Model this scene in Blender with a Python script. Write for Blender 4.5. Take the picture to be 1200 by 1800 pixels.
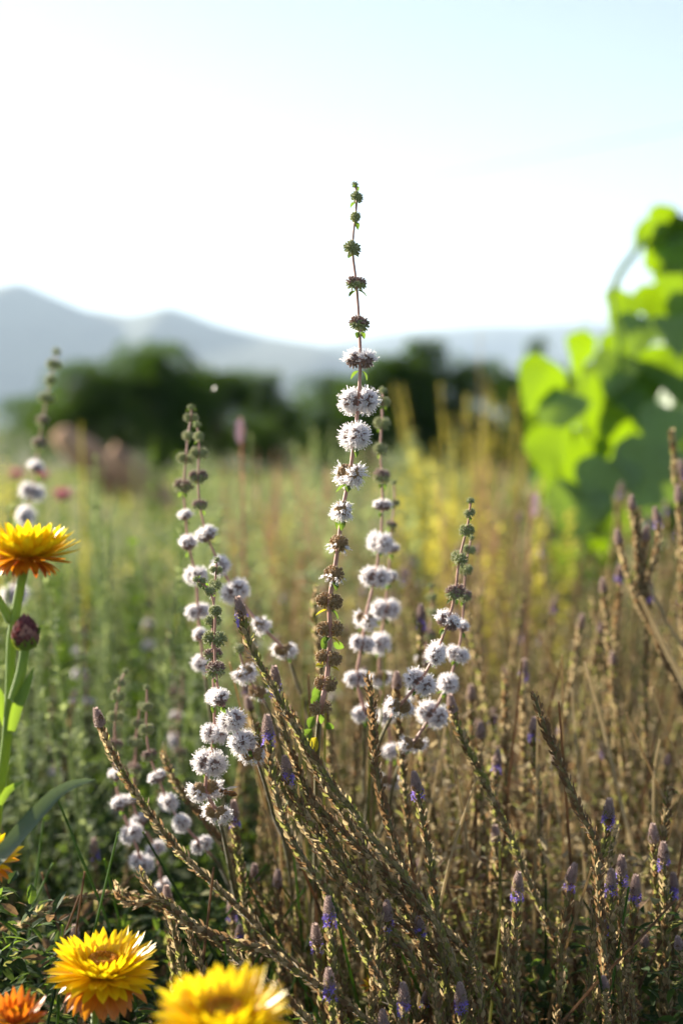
import bpy, math, random
import numpy as np
from mathutils import Vector, Matrix

for o in list(bpy.data.objects):
    bpy.data.objects.remove(o)
sc = bpy.context.scene
COL = sc.collection
R = math.radians

# ------------------------------------------------------------------ camera
CAM_Z = 0.50
PITCH = math.atan(150 / 2500)
FOCUS = 0.725
cam = bpy.data.cameras.new('camera')
cam.sensor_fit = 'HORIZONTAL'; cam.sensor_width = 24.0; cam.lens = 50.0
cam.clip_start = 0.01; cam.clip_end = 30000
cam.dof.use_dof = True; cam.dof.focus_distance = FOCUS; cam.dof.aperture_fstop = 5.0
camo = bpy.data.objects.new('camera', cam); COL.objects.link(camo)
camo.location = (0, 0, CAM_Z); camo.rotation_euler = (R(90) - PITCH, 0, 0)
sc.camera = camo

# ------------------------------------------------------------------ sky, sun, exposure
SUN_AZ = R(-50)        # left of the view axis (+Y), behind the plants
SUN_EL = R(18)
w = bpy.data.worlds.new('World'); sc.world = w; w.use_nodes = True
nt = w.node_tree; bg = nt.nodes['Background']
sky = nt.nodes.new('ShaderNodeTexSky'); sky.sky_type = 'NISHITA'; sky.sun_disc = False
sky.sun_elevation = SUN_EL; sky.sun_rotation = SUN_AZ
sky.air_density = 1.0; sky.dust_density = 0.55; sky.ozone_density = 2.0; sky.altitude = 200
veil = nt.nodes.new('ShaderNodeHueSaturation'); veil.inputs['Hue'].default_value = 0.52; veil.inputs['Saturation'].default_value = 0.8     # thin milky summer air
nt.links.new(sky.outputs[0], veil.inputs['Color']); nt.links.new(veil.outputs[0], bg.inputs[0]); bg.inputs[1].default_value = 0.05
sd = bpy.data.lights.new('sun', 'SUN'); sd.energy = 5.0; sd.angle = R(0.5); sd.color = (1.0, 0.90, 0.75)
suno = bpy.data.objects.new('sun', sd); COL.objects.link(suno); suno.location = (0, 0, 30)
sdir = Vector((math.sin(SUN_AZ) * math.cos(SUN_EL), math.cos(SUN_AZ) * math.cos(SUN_EL), math.sin(SUN_EL)))
suno.rotation_euler = sdir.to_track_quat('Z', 'Y').to_euler()
vs = sc.view_settings; vs.view_transform = 'Standard'; vs.look = 'None'; vs.gamma = 1; vs.exposure = 2.2
vs.use_curve_mapping = False
sc.cycles.use_denoising = True
sc.cycles.max_bounces = 8; sc.cycles.transparent_max_bounces = 8
sc.cycles.diffuse_bounces = 4; sc.cycles.transmission_bounces = 6; sc.cycles.volume_bounces = 0
sc.cycles.caustics_reflective = False; sc.cycles.caustics_refractive = False

# ------------------------------------------------------------------ helpers
_f = np.array([0, math.cos(PITCH), -math.sin(PITCH)]); _u = np.array([0, math.sin(PITCH), math.cos(PITCH)])
_r = np.array([1.0, 0, 0]); _c = np.array([0, 0, CAM_Z])
def at(px, py, d):
    """a place in the meadow, from its bearing in the photograph and its distance in metres"""
    return _c + d * (_f + (px - 600) / 2500 * _r + (900 - py) / 2500 * _u)
def size(px, d): return px * d / 2500.0
rng = np.random.default_rng(7); rnd = random.Random(7)

class MB:
    def __init__(s): s.V = []; s.F3 = []; s.F4 = []; s.M3 = []; s.M4 = []; s.n = 0
    def add(s, V, F, mi=0):
        V = np.asarray(V, float).reshape(-1, 3); F = np.asarray(F, int)
        if len(F) == 0: return
        m = np.full(len(F), mi) if np.isscalar(mi) else np.asarray(mi)
        (s.F4 if F.shape[1] == 4 else s.F3).append(F + s.n)
        (s.M4 if F.shape[1] == 4 else s.M3).append(m)
        s.V.append(V); s.n += len(V)
    def scatter(s, tpl, mats, pos, mi=None):
        """copies of template (V,F,matidx) at pos with 3x3 matrices"""
        V, F, tm = tpl; k = len(pos)
        if k == 0: return
        P = np.einsum('kij,nj->kni', np.asarray(mats), V) + np.asarray(pos)[:, None, :]
        FF = F[None] + (np.arange(k) * len(V))[:, None, None]
        m = np.tile(tm, k) if mi is None else np.repeat(mi, len(F))
        s.add(P.reshape(-1, 3), FF.reshape(-1, F.shape[1]), m)
    def mesh(s, name, mats, smooth=True):
        me = bpy.data.meshes.new(name)
        V = np.concatenate(s.V).astype(np.float32)
        F3 = np.concatenate(s.F3) if s.F3 else np.zeros((0, 3), int)
        F4 = np.concatenate(s.F4) if s.F4 else np.zeros((0, 4), int)
        me.vertices.add(len(V)); me.vertices.foreach_set('co', V.ravel())
        nl = F3.size + F4.size; me.loops.add(nl)
        me.loops.foreach_set('vertex_index', np.concatenate([F3.ravel(), F4.ravel()]).astype(np.int32))
        np_ = len(F3) + len(F4); me.polygons.add(np_)
        st = np.concatenate([np.arange(len(F3)) * 3, F3.size + np.arange(len(F4)) * 4]).astype(np.int32)
        me.polygons.foreach_set('loop_start', st)
        mi = np.concatenate((s.M3 or [np.zeros(0, int)]) + (s.M4 or [np.zeros(0, int)])).astype(np.int32)
        for m in mats: me.materials.append(m)
        me.polygons.foreach_set('material_index', mi)
        me.polygons.foreach_set('use_smooth', np.full(np_, smooth))
        me.update(calc_edges=True)
        return me

def link(name, me, parent=None, stuff=False):
    o = bpy.data.objects.new(name, me); COL.objects.link(o)
    if parent is not None: o.parent = parent
    if stuff: o['kind'] = 'stuff'
    return o
def thing(name, label, cat, loc=(0, 0, 0), group=None):
    o = bpy.data.objects.new(name, None); COL.objects.link(o)
    o.empty_display_size = .02; o.location = loc; o['label'] = label; o['category'] = cat
    if group: o['group'] = group
    return o
def copy_tree(o, parent=None):
    c = o.copy(); COL.objects.link(c); c.parent = parent
    for ch in o.children: copy_tree(ch, c)
    return c
def norm(v): return v / (np.linalg.norm(v, axis=-1, keepdims=True) + 1e-12)
def frames(d, up=None, twist=None):
    """rotation matrices whose columns are x (width), y (along d), z (normal)"""
    d = norm(np.asarray(d, float))
    if up is None: up = np.tile([0, 0, 1.0], (len(d), 1))
    up = np.where(np.abs((d * up).sum(-1, keepdims=True)) > .98, np.array([1.0, .1, 0]), up)
    x = norm(np.cross(d, up)); z = np.cross(x, d)
    if twist is not None:
        c, s = np.cos(twist)[:, None], np.sin(twist)[:, None]
        x, z = x * c + z * s, z * c - x * s
    return np.stack([x, d, z], -1)
def catmull(P, step):
    P = np.asarray(P, float); Q = np.vstack([2 * P[0] - P[1], P, 2 * P[-1] - P[-2]])
    out = []
    for i in range(1, len(Q) - 2):
        n = max(2, int(np.linalg.norm(Q[i + 1] - Q[i]) / step))
        t = np.linspace(0, 1, n, endpoint=False)[:, None]
        a, b, c, d = Q[i - 1], Q[i], Q[i + 1], Q[i + 2]
        out.append(.5 * (2 * b + (c - a) * t + (2 * a - 5 * b + 4 * c - d) * t ** 2 + (3 * b - a - 3 * c + d) * t ** 3))
    out.append(Q[-2][None]); return np.vstack(out)
def tube(C, rad, sides=7):
    C = np.asarray(C, float); n = len(C); rad = np.broadcast_to(rad, (n,))
    T = norm(np.gradient(C, axis=0)); x = np.zeros((n, 3))
    ref = np.array([1, 0, 0.0]) if abs(T[0][0]) < .9 else np.array([0, 1, 0.0])
    for i in range(n):
        v = ref - T[i] * (ref @ T[i]); ref = v / np.linalg.norm(v); x[i] = ref
    y = np.cross(T, x); a = np.arange(sides) / sides * 2 * np.pi
    V = C[:, None] + rad[:, None, None] * (np.cos(a)[None, :, None] * x[:, None] + np.sin(a)[None, :, None] * y[:, None])
    V = V.reshape(-1, 3); i = np.arange(n - 1)[:, None] * sides; j = np.arange(sides)[None]; k = (j + 1) % sides
    F = np.stack([i + j, i + k, i + sides + k, i + sides + j], -1).reshape(-1, 4)
    return V, F
def capped(mb, C, rad, sides=7, mi=0):
    V, F = tube(C, rad, sides); mb.add(V, F, mi)
    n = len(C); rad = np.broadcast_to(rad, (n,))
    for e, s in ((0, 1), (n - 1, -1)):
        b = e * sides; q = (e + (1 if e == 0 else -1))
        ap = C[e] + (C[e] - C[q]) / (np.linalg.norm(C[e] - C[q]) + 1e-9) * rad[e] * .5
        ring = V[b:b + sides]; W = np.vstack([ring, ap[None]])
        f = np.array([[i, (i + 1) % sides, sides][::-s] for i in range(sides)]); mb.add(W, f, mi)
def leaf_tpl(wf, nl=6, nw=2, fold=.25, curl=.3, thick=0.0, wave=0.0, mi=0):
    """leaf lying along +y, length 1; wf(t) gives the half width"""
    V = []; t = np.linspace(0, 1, nl + 1); u = np.linspace(-1, 1, 2 * nw + 1)
    for a in t:
        hw = wf(a)
        for b in u:
            V.append((b * hw, a - curl * .25 * a * a, abs(b) * hw * fold - curl * a * a * .5 + wave * math.sin(a * 11 + b * 2) * abs(b) * hw))
    W = 2 * nw + 1; F = []
    for i in range(nl):
        for j in range(W - 1):
            F.append((i * W + j, i * W + j + 1, (i + 1) * W + j + 1, (i + 1) * W + j))
    return np.array(V), np.array(F), np.full(len(F), mi)
ovate = lambda wd: (lambda t: wd * max(.02, (math.sin(math.pi * min(1, t ** .75)) ** .8 if 0 < t < 1 else .02)))
lance = lambda wd: (lambda t: wd * max(.03, math.sin(math.pi * (t * .92 + .08)) ** .9 if t < 1 else .03))

# ------------------------------------------------------------------ materials
def mat(name, c1, c2=None, scale=60, rough=.6, trans=0.0, tcol=None, sheen=0.0, bump=0.0, vary=.12, spec=.3, sub=0.0):
    m = bpy.data.materials.new(name); m.use_nodes = True; n = m.node_tree.nodes; l = m.node_tree.links
    b = n['Principled BSDF']; out = n['Material Output']
    c2 = c2 or tuple(x * .6 for x in c1)
    tc = n.new('ShaderNodeTexCoord'); nz = n.new('ShaderNodeTexNoise'); nz.inputs['Scale'].default_value = scale
    nz.inputs['Detail'].default_value = 5; l.new(tc.outputs['Object'], nz.inputs['Vector'])
    rp = n.new('ShaderNodeValToRGB'); rp.color_ramp.elements[0].position = .36; rp.color_ramp.elements[1].position = .64
    rp.color_ramp.elements[0].color = (*c2, 1); rp.color_ramp.elements[1].color = (*c1, 1)
    l.new(nz.outputs['Fac'], rp.inputs[0])
    oi = n.new('ShaderNodeObjectInfo'); mr = n.new('ShaderNodeMapRange')
    mr.inputs['To Min'].default_value = 1 - vary; mr.inputs['To Max'].default_value = 1 + vary
    l.new(oi.outputs['Random'], mr.inputs['Value'])
    hs = n.new('ShaderNodeHueSaturation'); l.new(rp.outputs[0], hs.inputs['Color']); l.new(mr.outputs[0], hs.inputs['Value'])
    l.new(hs.outputs[0], b.inputs['Base Color'])
    b.inputs['Roughness'].default_value = rough; b.inputs['Specular IOR Level'].default_value = spec
    if sheen: b.inputs['Sheen Weight'].default_value = sheen; b.inputs['Sheen Roughness'].default_value = .35
    if bump:
        bp = n.new('ShaderNodeBump'); bp.inputs['Strength'].default_value = bump; bp.inputs['Distance'].default_value = .002
        l.new(nz.outputs['Fac'], bp.inputs['Height']); l.new(bp.outputs[0], b.inputs['Normal'])
    if trans:
        t = n.new('ShaderNodeBsdfTranslucent'); mx = n.new('ShaderNodeMixShader'); mx.inputs[0].default_value = trans
        if tcol: 
            mm = n.new('ShaderNodeMix'); mm.data_type = 'RGBA'; mm.blend_type = 'MULTIPLY'; mm.inputs['Factor'].default_value = .25
            mm.inputs['A'].default_value = (*tcol, 1); l.new(rp.outputs[0], mm.inputs['B'])
            mm.inputs['Factor'].default_value = 0.0 
            l.new(mm.outputs['Result'], t.inputs['Color'])
        else: l.new(hs.outputs[0], t.inputs['Color'])
        l.new(b.outputs[0], mx.inputs[1]); l.new(t.outputs[0], mx.inputs[2]); l.new(mx.outputs[0], out.inputs['Surface'])
    return m

M = {}
M['stem_pink'] = mat('stem_pink', (.46, .24, .19), (.33, .17, .12), 150, .5, sheen=.25)
M['stem_tan'] = mat('stem_tan', (.17, .14, .06), (.11, .10, .04), 120, .7, sheen=.2)
M['calyx_green'] = mat('calyx_green', (.38, .41, .20), (.25, .30, .12), 900, .6, .35, (.54, .57, .24), .4, spec=.15)
M['calyx_plum'] = mat('calyx_plum', (.36, .25, .21), (.22, .14, .125), 900, .6, .35, (.50, .34, .27), .4, spec=.15)
M['calyx_dry'] = mat('calyx_dry', (.43, .30, .155), (.29, .19, .09), 900, .7, .35, (.58, .41, .19), .3, spec=.15)
M['petal_white'] = mat('petal_white', (.86, .83, .83), (.78, .73, .76), 700, .6, .5, (.88, .85, .84), vary=.04)
M['hair'] = mat('plant_hair', (.75, .72, .66), (.65, .6, .52), 700, .6, .5, (.8, .75, .65), vary=.05)
M['leaf'] = mat('mint_leaf', (.08, .14, .035), (.05, .09, .025), 300, .6, .42, (.21, .34, .035), .25, spec=.2)
M['leaf_yellow'] = mat('yellowed_leaf', (.34, .30, .04), (.20, .24, .03), 200, .6, .45, (.60, .50, .03), .1, spec=.2)
M['bract_brown'] = mat('bract_brown', (.19, .115, .06), (.10, .065, .035), 400, .7, .36, (.36, .22, .10), .2, spec=.1)
M['bract_tan'] = mat('bract_tan', (.42, .32, .19), (.27, .20, .11), 400, .7, .42, (.62, .48, .26), .25, spec=.1)
M['bract_olive'] = mat('bract_olive', (.18, .18, .06), (.11, .12, .04), 400, .7, .42, (.42, .42, .11), .25, spec=.1)
M['spike_core'] = mat('spike_core', (.20, .15, .065), (.11, .10, .04), 300, .7, sheen=.2, spec=.1)
M['bud_grey'] = mat('bud_grey', (.46, .35, .31), (.26, .185, .19), 1400, .8, .35, (.60, .46, .40), .5, spec=.05)
M['violet'] = mat('violet_blossom', (.25, .18, .66), (.17, .11, .52), 500, .5, .4, (.36, .26, .85))
M['straw_yellow'] = mat('straw_yellow', (.84, .60, .012), (.76, .49, .008), 90, .38, .4, (.96, .74, .01), spec=.4)
M['straw_orange'] = mat('straw_orange', (.62, .22, .012), (.50, .13, .008), 90, .38, .4, (.85, .34, .01), spec=.5)
M['straw_red'] = mat('straw_red', (.42, .10, .02), (.30, .06, .012), 90, .38, .4, (.75, .20, .012), spec=.5)
M['straw_disc'] = mat('straw_disc', (.72, .33, .012), (.55, .20, .008), 700, .7, .25, (.8, .36, .01), bump=.5)
M['straw_disc_in'] = mat('straw_disc_centre', (.78, .48, .015), (.62, .34, .01), 900, .7, bump=.5)
M['straw_stem'] = mat('straw_stem', (.20, .30, .055), (.14, .23, .035), 90, .5, .3, (.45, .55, .05), .3)
M['straw_leaf'] = mat('straw_leaf', (.10, .18, .04), (.07, .13, .03), 60, .5, .4, (.28, .42, .03), .2)
M['straw_leaf_grey'] = mat('straw_leaf_grey', (.11, .15, .10), (.08, .12, .07), 60, .5, .2, (.16, .22, .06), .3)
M['maroon'] = mat('maroon_bud', (.20, .07, .075), (.12, .04, .045), 200, .5, .2, (.3, .08, .08), .3)
M['bud_bract'] = mat('bud_bract', (.46, .26, .22), (.34, .17, .14), 200, .5, .35, (.6, .34, .26), .2)
M['pink'] = mat('pink_petal', (.36, .10, .16), (.28, .06, .11), 90, .5, .35, (.55, .16, .22))
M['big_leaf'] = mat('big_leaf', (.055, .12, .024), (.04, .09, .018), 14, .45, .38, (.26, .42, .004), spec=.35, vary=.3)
M['big_leaf_pale'] = mat('big_leaf_pale', (.17, .26, .10), (.12, .19, .065), 14, .55, .3, (.26, .40, .02), spec=.25, vary=.25)  # paler leaf backs, with sky sheen painted into the colour
M['big_stem'] = mat('big_stem', (.16, .28, .05), (.10, .20, .03), 30, .5, .3, (.4, .55, .04), .3)
M['tree_leaf'] = mat('tree_leaf', (.036, .078, .014), (.024, .055, .01), 3, .6, .3, (.10, .19, .008), vary=.2, spec=.06)
M['bark'] = mat('bark', (.12, .09, .06), (.06, .045, .03), 8, .9, bump=.6)
M['sage'] = mat('sage_leaf', (.25, .30, .17), (.17, .22, .10), 40, .7, .45, (.46, .54, .20), .2, vary=.2, spec=.1)
M['lush'] = mat('lush_leaf', (.075, .135, .032), (.05, .09, .02), 40, .7, .4, (.21, .33, .03), .1, vary=.25, spec=.08)
M['dark_leaf'] = mat('dark_leaf', (.045, .075, .028), (.028, .05, .018), 40, .7, .35, (.11, .17, .03), .1, vary=.25, spec=.08)
M['yellow_flower'] = mat('yellow_flower', (.52, .47, .10), (.38, .37, .07), 40, .6, .5, (.76, .68, .12), vary=.2, spec=.1)
M['dry_grass'] = mat('dry_grass', (.48, .40, .25), (.34, .27, .155), 30, .7, .45, (.62, .52, .32), vary=.2, spec=.1)
M['rust_stalk'] = mat('rust_stalk', (.44, .28, .19), (.32, .19, .12), 40, .7, .45, (.62, .40, .26), vary=.2, spec=.1)
M['rock'] = mat('rock', (.46, .29, .17), (.30, .18, .105), 9, .9, bump=.8, spec=.1)
M['mauve'] = mat('mauve_tip', (.34, .23, .32), (.25, .16, .24), 200, .7, .4, (.5, .36, .46), spec=.1)
M['cable'] = mat('cable', (.03, .03, .035), (.02, .02, .02), 3, .5)

# ------------------------------------------------------------------ ground, hills
def ground_mat():
    m = bpy.data.materials.new('meadow_ground'); m.use_nodes = True; n = m.node_tree.nodes; l = m.node_tree.links
    b = n['Principled BSDF']; b.inputs['Roughness'].default_value = .95; b.inputs['Specular IOR Level'].default_value = .1
    tc = n.new('ShaderNodeTexCoord'); a = n.new('ShaderNodeTexNoise'); a.inputs['Scale'].default_value = 1.3; a.inputs['Detail'].default_value = 9
    l.new(tc.outputs['Object'], a.inputs['Vector'])
    rp = n.new('ShaderNodeValToRGB'); e = rp.color_ramp.elements
    e[0].position = .35; e[0].color = (.045, .06, .02, 1); e[1].position = .68; e[1].color = (.13, .10, .05, 1)
    x = e.new(.5); x.color = (.07, .09, .03, 1)
    l.new(a.outputs['Fac'], rp.inputs[0]); l.new(rp.outputs[0], b.inputs['Base Color'])
    bp = n.new('ShaderNodeBump'); bp.inputs['Strength'].default_value = .7; bp.inputs['Distance'].default_value = .03
    l.new(a.outputs['Fac'], bp.inputs['Height']); l.new(bp.outputs[0], b.inputs['Normal'])
    return m
FAR = 6000.0
mb = MB()
rr = np.concatenate([[0], np.geomspace(.5, FAR, 40)]); na = 72
V = [(0, 0, 0)]
for r_ in rr[1:]:
    for k in range(na):
        a = k / na * 2 * math.pi
        z = 0 if r_ > 40 else .012 * math.sin(3 * r_ * math.cos(a)) * math.cos(2.3 * r_ * math.sin(a))
        V.append((r_ * math.cos(a), r_ * math.sin(a), z))
F = []
for i in range(len(rr) - 2):
    for k in range(na):
        F.append((1 + i * na + k, 1 + (i + 1) * na + k, 1 + (i + 1) * na + (k + 1) % na, 1 + i * na + (k + 1) % na))
mb.add(V, F); mb.add([V[0]] + V[1:1 + na], [(0, 1 + k, 1 + (k + 1) % na) for k in range(na)])
o = link('ground', mb.mesh('ground', [ground_mat()])); o['kind'] = 'structure'

M['hill_near'] = mat('wooded_hill', (.055, .075, .035), (.03, .045, .022), .02, .95, vary=0)
def vnoise(x, y, seed, oct=5):
    s = np.zeros_like(x); a = 1.0; g = np.random.default_rng(seed)
    for k in range(oct):
        for _ in range(3):
            ang = g.uniform(0, 6.28); ph = g.uniform(0, 6.28); fr = 2 ** k * g.uniform(.8, 1.25)
            s += a / 3 * np.sin(fr * (x * math.cos(ang) + y * math.sin(ang)) + ph)
        a *= .55
    return s
def hill(name, ridge, D, depth, seed, ext):
    xs = np.linspace(ext[0], ext[1], 220); ts = np.linspace(-1, 1, 41)
    px = [p[0] for p in ridge]; py = [p[1] for p in ridge]
    X, T = np.meshgrid((xs - 600) / 2500 * D, ts)
    top = (750 - np.interp(xs, px, py)) / 2500 * D
    prof = np.clip(1 - np.abs(T) ** 1.25, 0, 1)
    Y = D + T * depth
    Z = top[None] * prof + prof * (1 - prof * .93) * .45 * D * .06 * vnoise(X / 190, Y / 190, seed) - 12 * (1 - prof)
    n = len(xs); i = np.arange(len(ts) - 1)[:, None] * n; j = np.arange(n - 1)[None]
    F = np.stack([i + j, i + j + 1, i + n + j + 1, i + n + j], -1).reshape(-1, 4)
    mb = MB(); mb.add(np.stack([X, Y, Z], -1).reshape(-1, 3), F)
    o = link(name, mb.mesh(name, [M['hill_near']])); o['kind'] = 'structure'
hill('hill', [(-900, 560), (-500, 470), (-250, 520), (-100, 520), (0, 503), (40, 497), (90, 518), (150, 543), (230, 552), (265, 545), (298, 538),
              (330, 548), (380, 568), (460, 588), (560, 607), (640, 640), (760, 690), (900, 745)], 2300, 700, 3, (-900, 900))
hill('hill', [(300, 700), (420, 640), (540, 612), (600, 602), (700, 586), (850, 573), (930, 576), (1010, 570), (1200, 572), (1500, 560), (1900, 610), (2300, 680)],
     3600, 1000, 9, (300, 2300))

# ------------------------------------------------------------------ haze
hz = 430; hw = FAR + 60
V = [(x, y, z) for x in (-hw, hw) for y in (-hw, hw) for z in (-25, hz)]
mb = MB(); mb.add(V, [(0, 1, 3, 2), (4, 6, 7, 5), (0, 4, 5, 1), (2, 3, 7, 6), (0, 2, 6, 4), (1, 5, 7, 3)])
hm = bpy.data.materials.new('haze'); hm.use_nodes = True; hn = hm.node_tree
hn.nodes.remove(hn.nodes['Principled BSDF'])
pv = hn.nodes.new('ShaderNodeVolumePrincipled'); pv.inputs['Color'].default_value = (.62, .80, 1, 1)
pv.inputs['Density'].default_value = .00021; pv.inputs['Anisotropy'].default_value = .1
hn.links.new(pv.outputs[0], hn.nodes['Material Output'].inputs['Volume'])
o = link('haze', mb.mesh('haze', [hm], False), stuff=True)
o['label'] = 'pale blue summer haze over the hills and meadow'; o['category'] = 'haze'

# ------------------------------------------------------------------ trees
tl = leaf_tpl(ovate(.32), 2, 1, .2, .2)
def tree(label, px, d, top_py, width_px, seed, lobes=16, nleaf=7000):
    g = np.random.default_rng(seed); base = at(px, 750, d); base[2] = 0
    H = CAM_Z + (750 - top_py + 16) / 2500 * d; W = size(width_px, d) / 2 * 1.25
    t = thing('tree', label, 'tree', base, 'trees along the far edge of the meadow')
    mb = MB(); tr = catmull([(0, 0, -.05), (.03 * H, .02, H * .2), (-.02 * H, 0, H * .45), (0, 0, H * .75)], H / 20)
    capped(mb, tr, np.linspace(.05, .015, len(tr)) * H, 8)
    cen = []
    for k in range(lobes):
        a = g.uniform(0, 6.28); q = g.uniform(0, 1) ** .6; zz = g.uniform(.08, .86)
        env = W * (1.0 if zz < .5 else 1.0 - (zz - .5) / .5 * .72)
        c = np.array([math.cos(a) * q * env * .8, math.sin(a) * q * env * .8, zz * H]); cen.append((c, g.uniform(.26, .44) * W))
    cen.append((np.array([0, 0, H * .86]), .2 * W))
    for c, r_ in cen[:10]:
        s = tr[int(len(tr) * g.uniform(.3, .8))]; mid = (s + c) / 2 + [0, 0, .05 * H]
        b = catmull([s, mid, c], H / 14); capped(mb, b, np.linspace(.014, .004, len(b)) * H, 5)
    link('trunk', mb.mesh('tree_trunk', [M['bark']]), t)
    mb = MB(); pos = []
    for c, r_ in cen:
        n = int(nleaf * r_ ** 2 / sum(q[1] ** 2 for q in cen))
        dr = norm(g.normal(size=(n, 3))); rad = r_ * g.uniform(.35, 1.08, (n, 1)) ** .5
        pos.append(c + dr * rad * [1, 1, .85])
    pos = np.vstack(pos); pos = pos[pos[:, 2] > .04]
    dd = g.normal(size=(len(pos), 3)); fr = frames(dd, norm(g.normal(size=(len(pos), 3)))) * (H * g.uniform(.03, .06, len(pos)))[:, None, None]
    mb.scatter(tl, fr, pos); link('crown', mb.mesh('tree_crown', [M['tree_leaf']], False), t, True)
D0 = 16
tree('tallest dark bushy tree with pointed crown before the left hill', 275, D0, 602, 210, 1, 20, 9000)
tree('dark bushy tree leaning against the tallest pointed tree, beyond the tall blurred mint stalk', 160, D0 - 1, 640, 190, 2, 20)
tree('low dark bush at the open end of the tree row, below the hill foot', 60, D0 + 4, 705, 150, 3, 14, 5000)
tree('round dark tree just right of the tallest pointed tree, gap to the sky above', 385, D0 + 1, 662, 170, 4)
tree('low round tree in the dip of the row, left of the main mint stalk', 480, D0 + 2, 660, 160, 5)
tree('lowest round tree of the row, straight behind the main mint stalk', 575, D0 + 3, 668, 160, 6)
tree('dark tree right behind the main mint stalk, beside the pointed one', 655, D0, 640, 150, 7)
tree('narrow pointed dark tree rising right of the main mint stalk', 728, D0, 598, 150, 8, 20)
tree('broad dark tree behind the tall yellow stalk clump', 800, D0, 630, 200, 10, 20, 9000)
tree('dark tree at the row end beside the big-leaved plant', 895, D0 + 1, 662, 150, 11)
tree('far small tree top standing alone above the row before the distant hill', 950, 60, 588, 70, 12, 12, 1100)  # leaves kept sparse so the crown looks faded, haze put into its shape
tree('dark tree behind the big-leaved plant', 1010, D0 + 3, 668, 190, 13)

# ------------------------------------------------------------------ overhead cable
A, B = at(1500, 165, 7.5), at(-500, 545, 42)
mid = (A + B) / 2 - np.array([0, 0, .12])
c = catmull([A, mid, B], 1.0); mb = MB(); capped(mb, c, .0028, 6)
o = link('overhead_cable', mb.mesh('overhead_cable', [M['cable']])); o['label'] = 'thin dark overhead cable sloping across the pale sky'; o['category'] = 'cable'

# ------------------------------------------------------------------ boulders
def boulder(label, c, sx, sy, sz, rot, seed):
    mb = MB(); nu, nv = 20, 12; V = []
    g = np.random.default_rng(seed)
    u = np.linspace(0, 2 * np.pi, nu, endpoint=False); v = np.linspace(-np.pi / 2, np.pi / 2, nv)
    U, Vv = np.meshgrid(u, v); D = np.stack([np.cos(Vv) * np.cos(U), np.cos(Vv) * np.sin(U), np.sin(Vv)], -1)
    D = np.sign(D) * np.abs(D) ** .7
    r_ = 1 + .13 * vnoise(D[..., 0] * 2, D[..., 1] * 2 + D[..., 2] * 2, seed)
    P = (D * r_[..., None] * [sx, sy, sz]).reshape(-1, 3) @ np.array(Matrix.Rotation(rot, 3, 'Y')).T
    i = np.arange(nv - 1)[:, None] * nu; j = np.arange(nu)[None]; k = (j + 1) % nu
    mb.add(P, np.stack([i + j, i + k, i + nu + k, i + nu + j], -1).reshape(-1, 4))
    o = link('boulder', mb.mesh('boulder', [M['rock']])); o.location = c
    o['label'] = label; o['category'] = 'rock'; o['group'] = 'brown rocks before the trees'
p = at(188, 822, 8.2); boulder('broad brown rock slab sloping in shade before the tallest dark tree', (p[0], p[1], .235), .34, .20, .10, R(42), 4)
p = at(258, 838, 7.8); boulder('narrow brown rock slab leaning beside the broad sloping slab', (p[0], p[1], .19), .30, .12, .06, R(46), 8)

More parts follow.
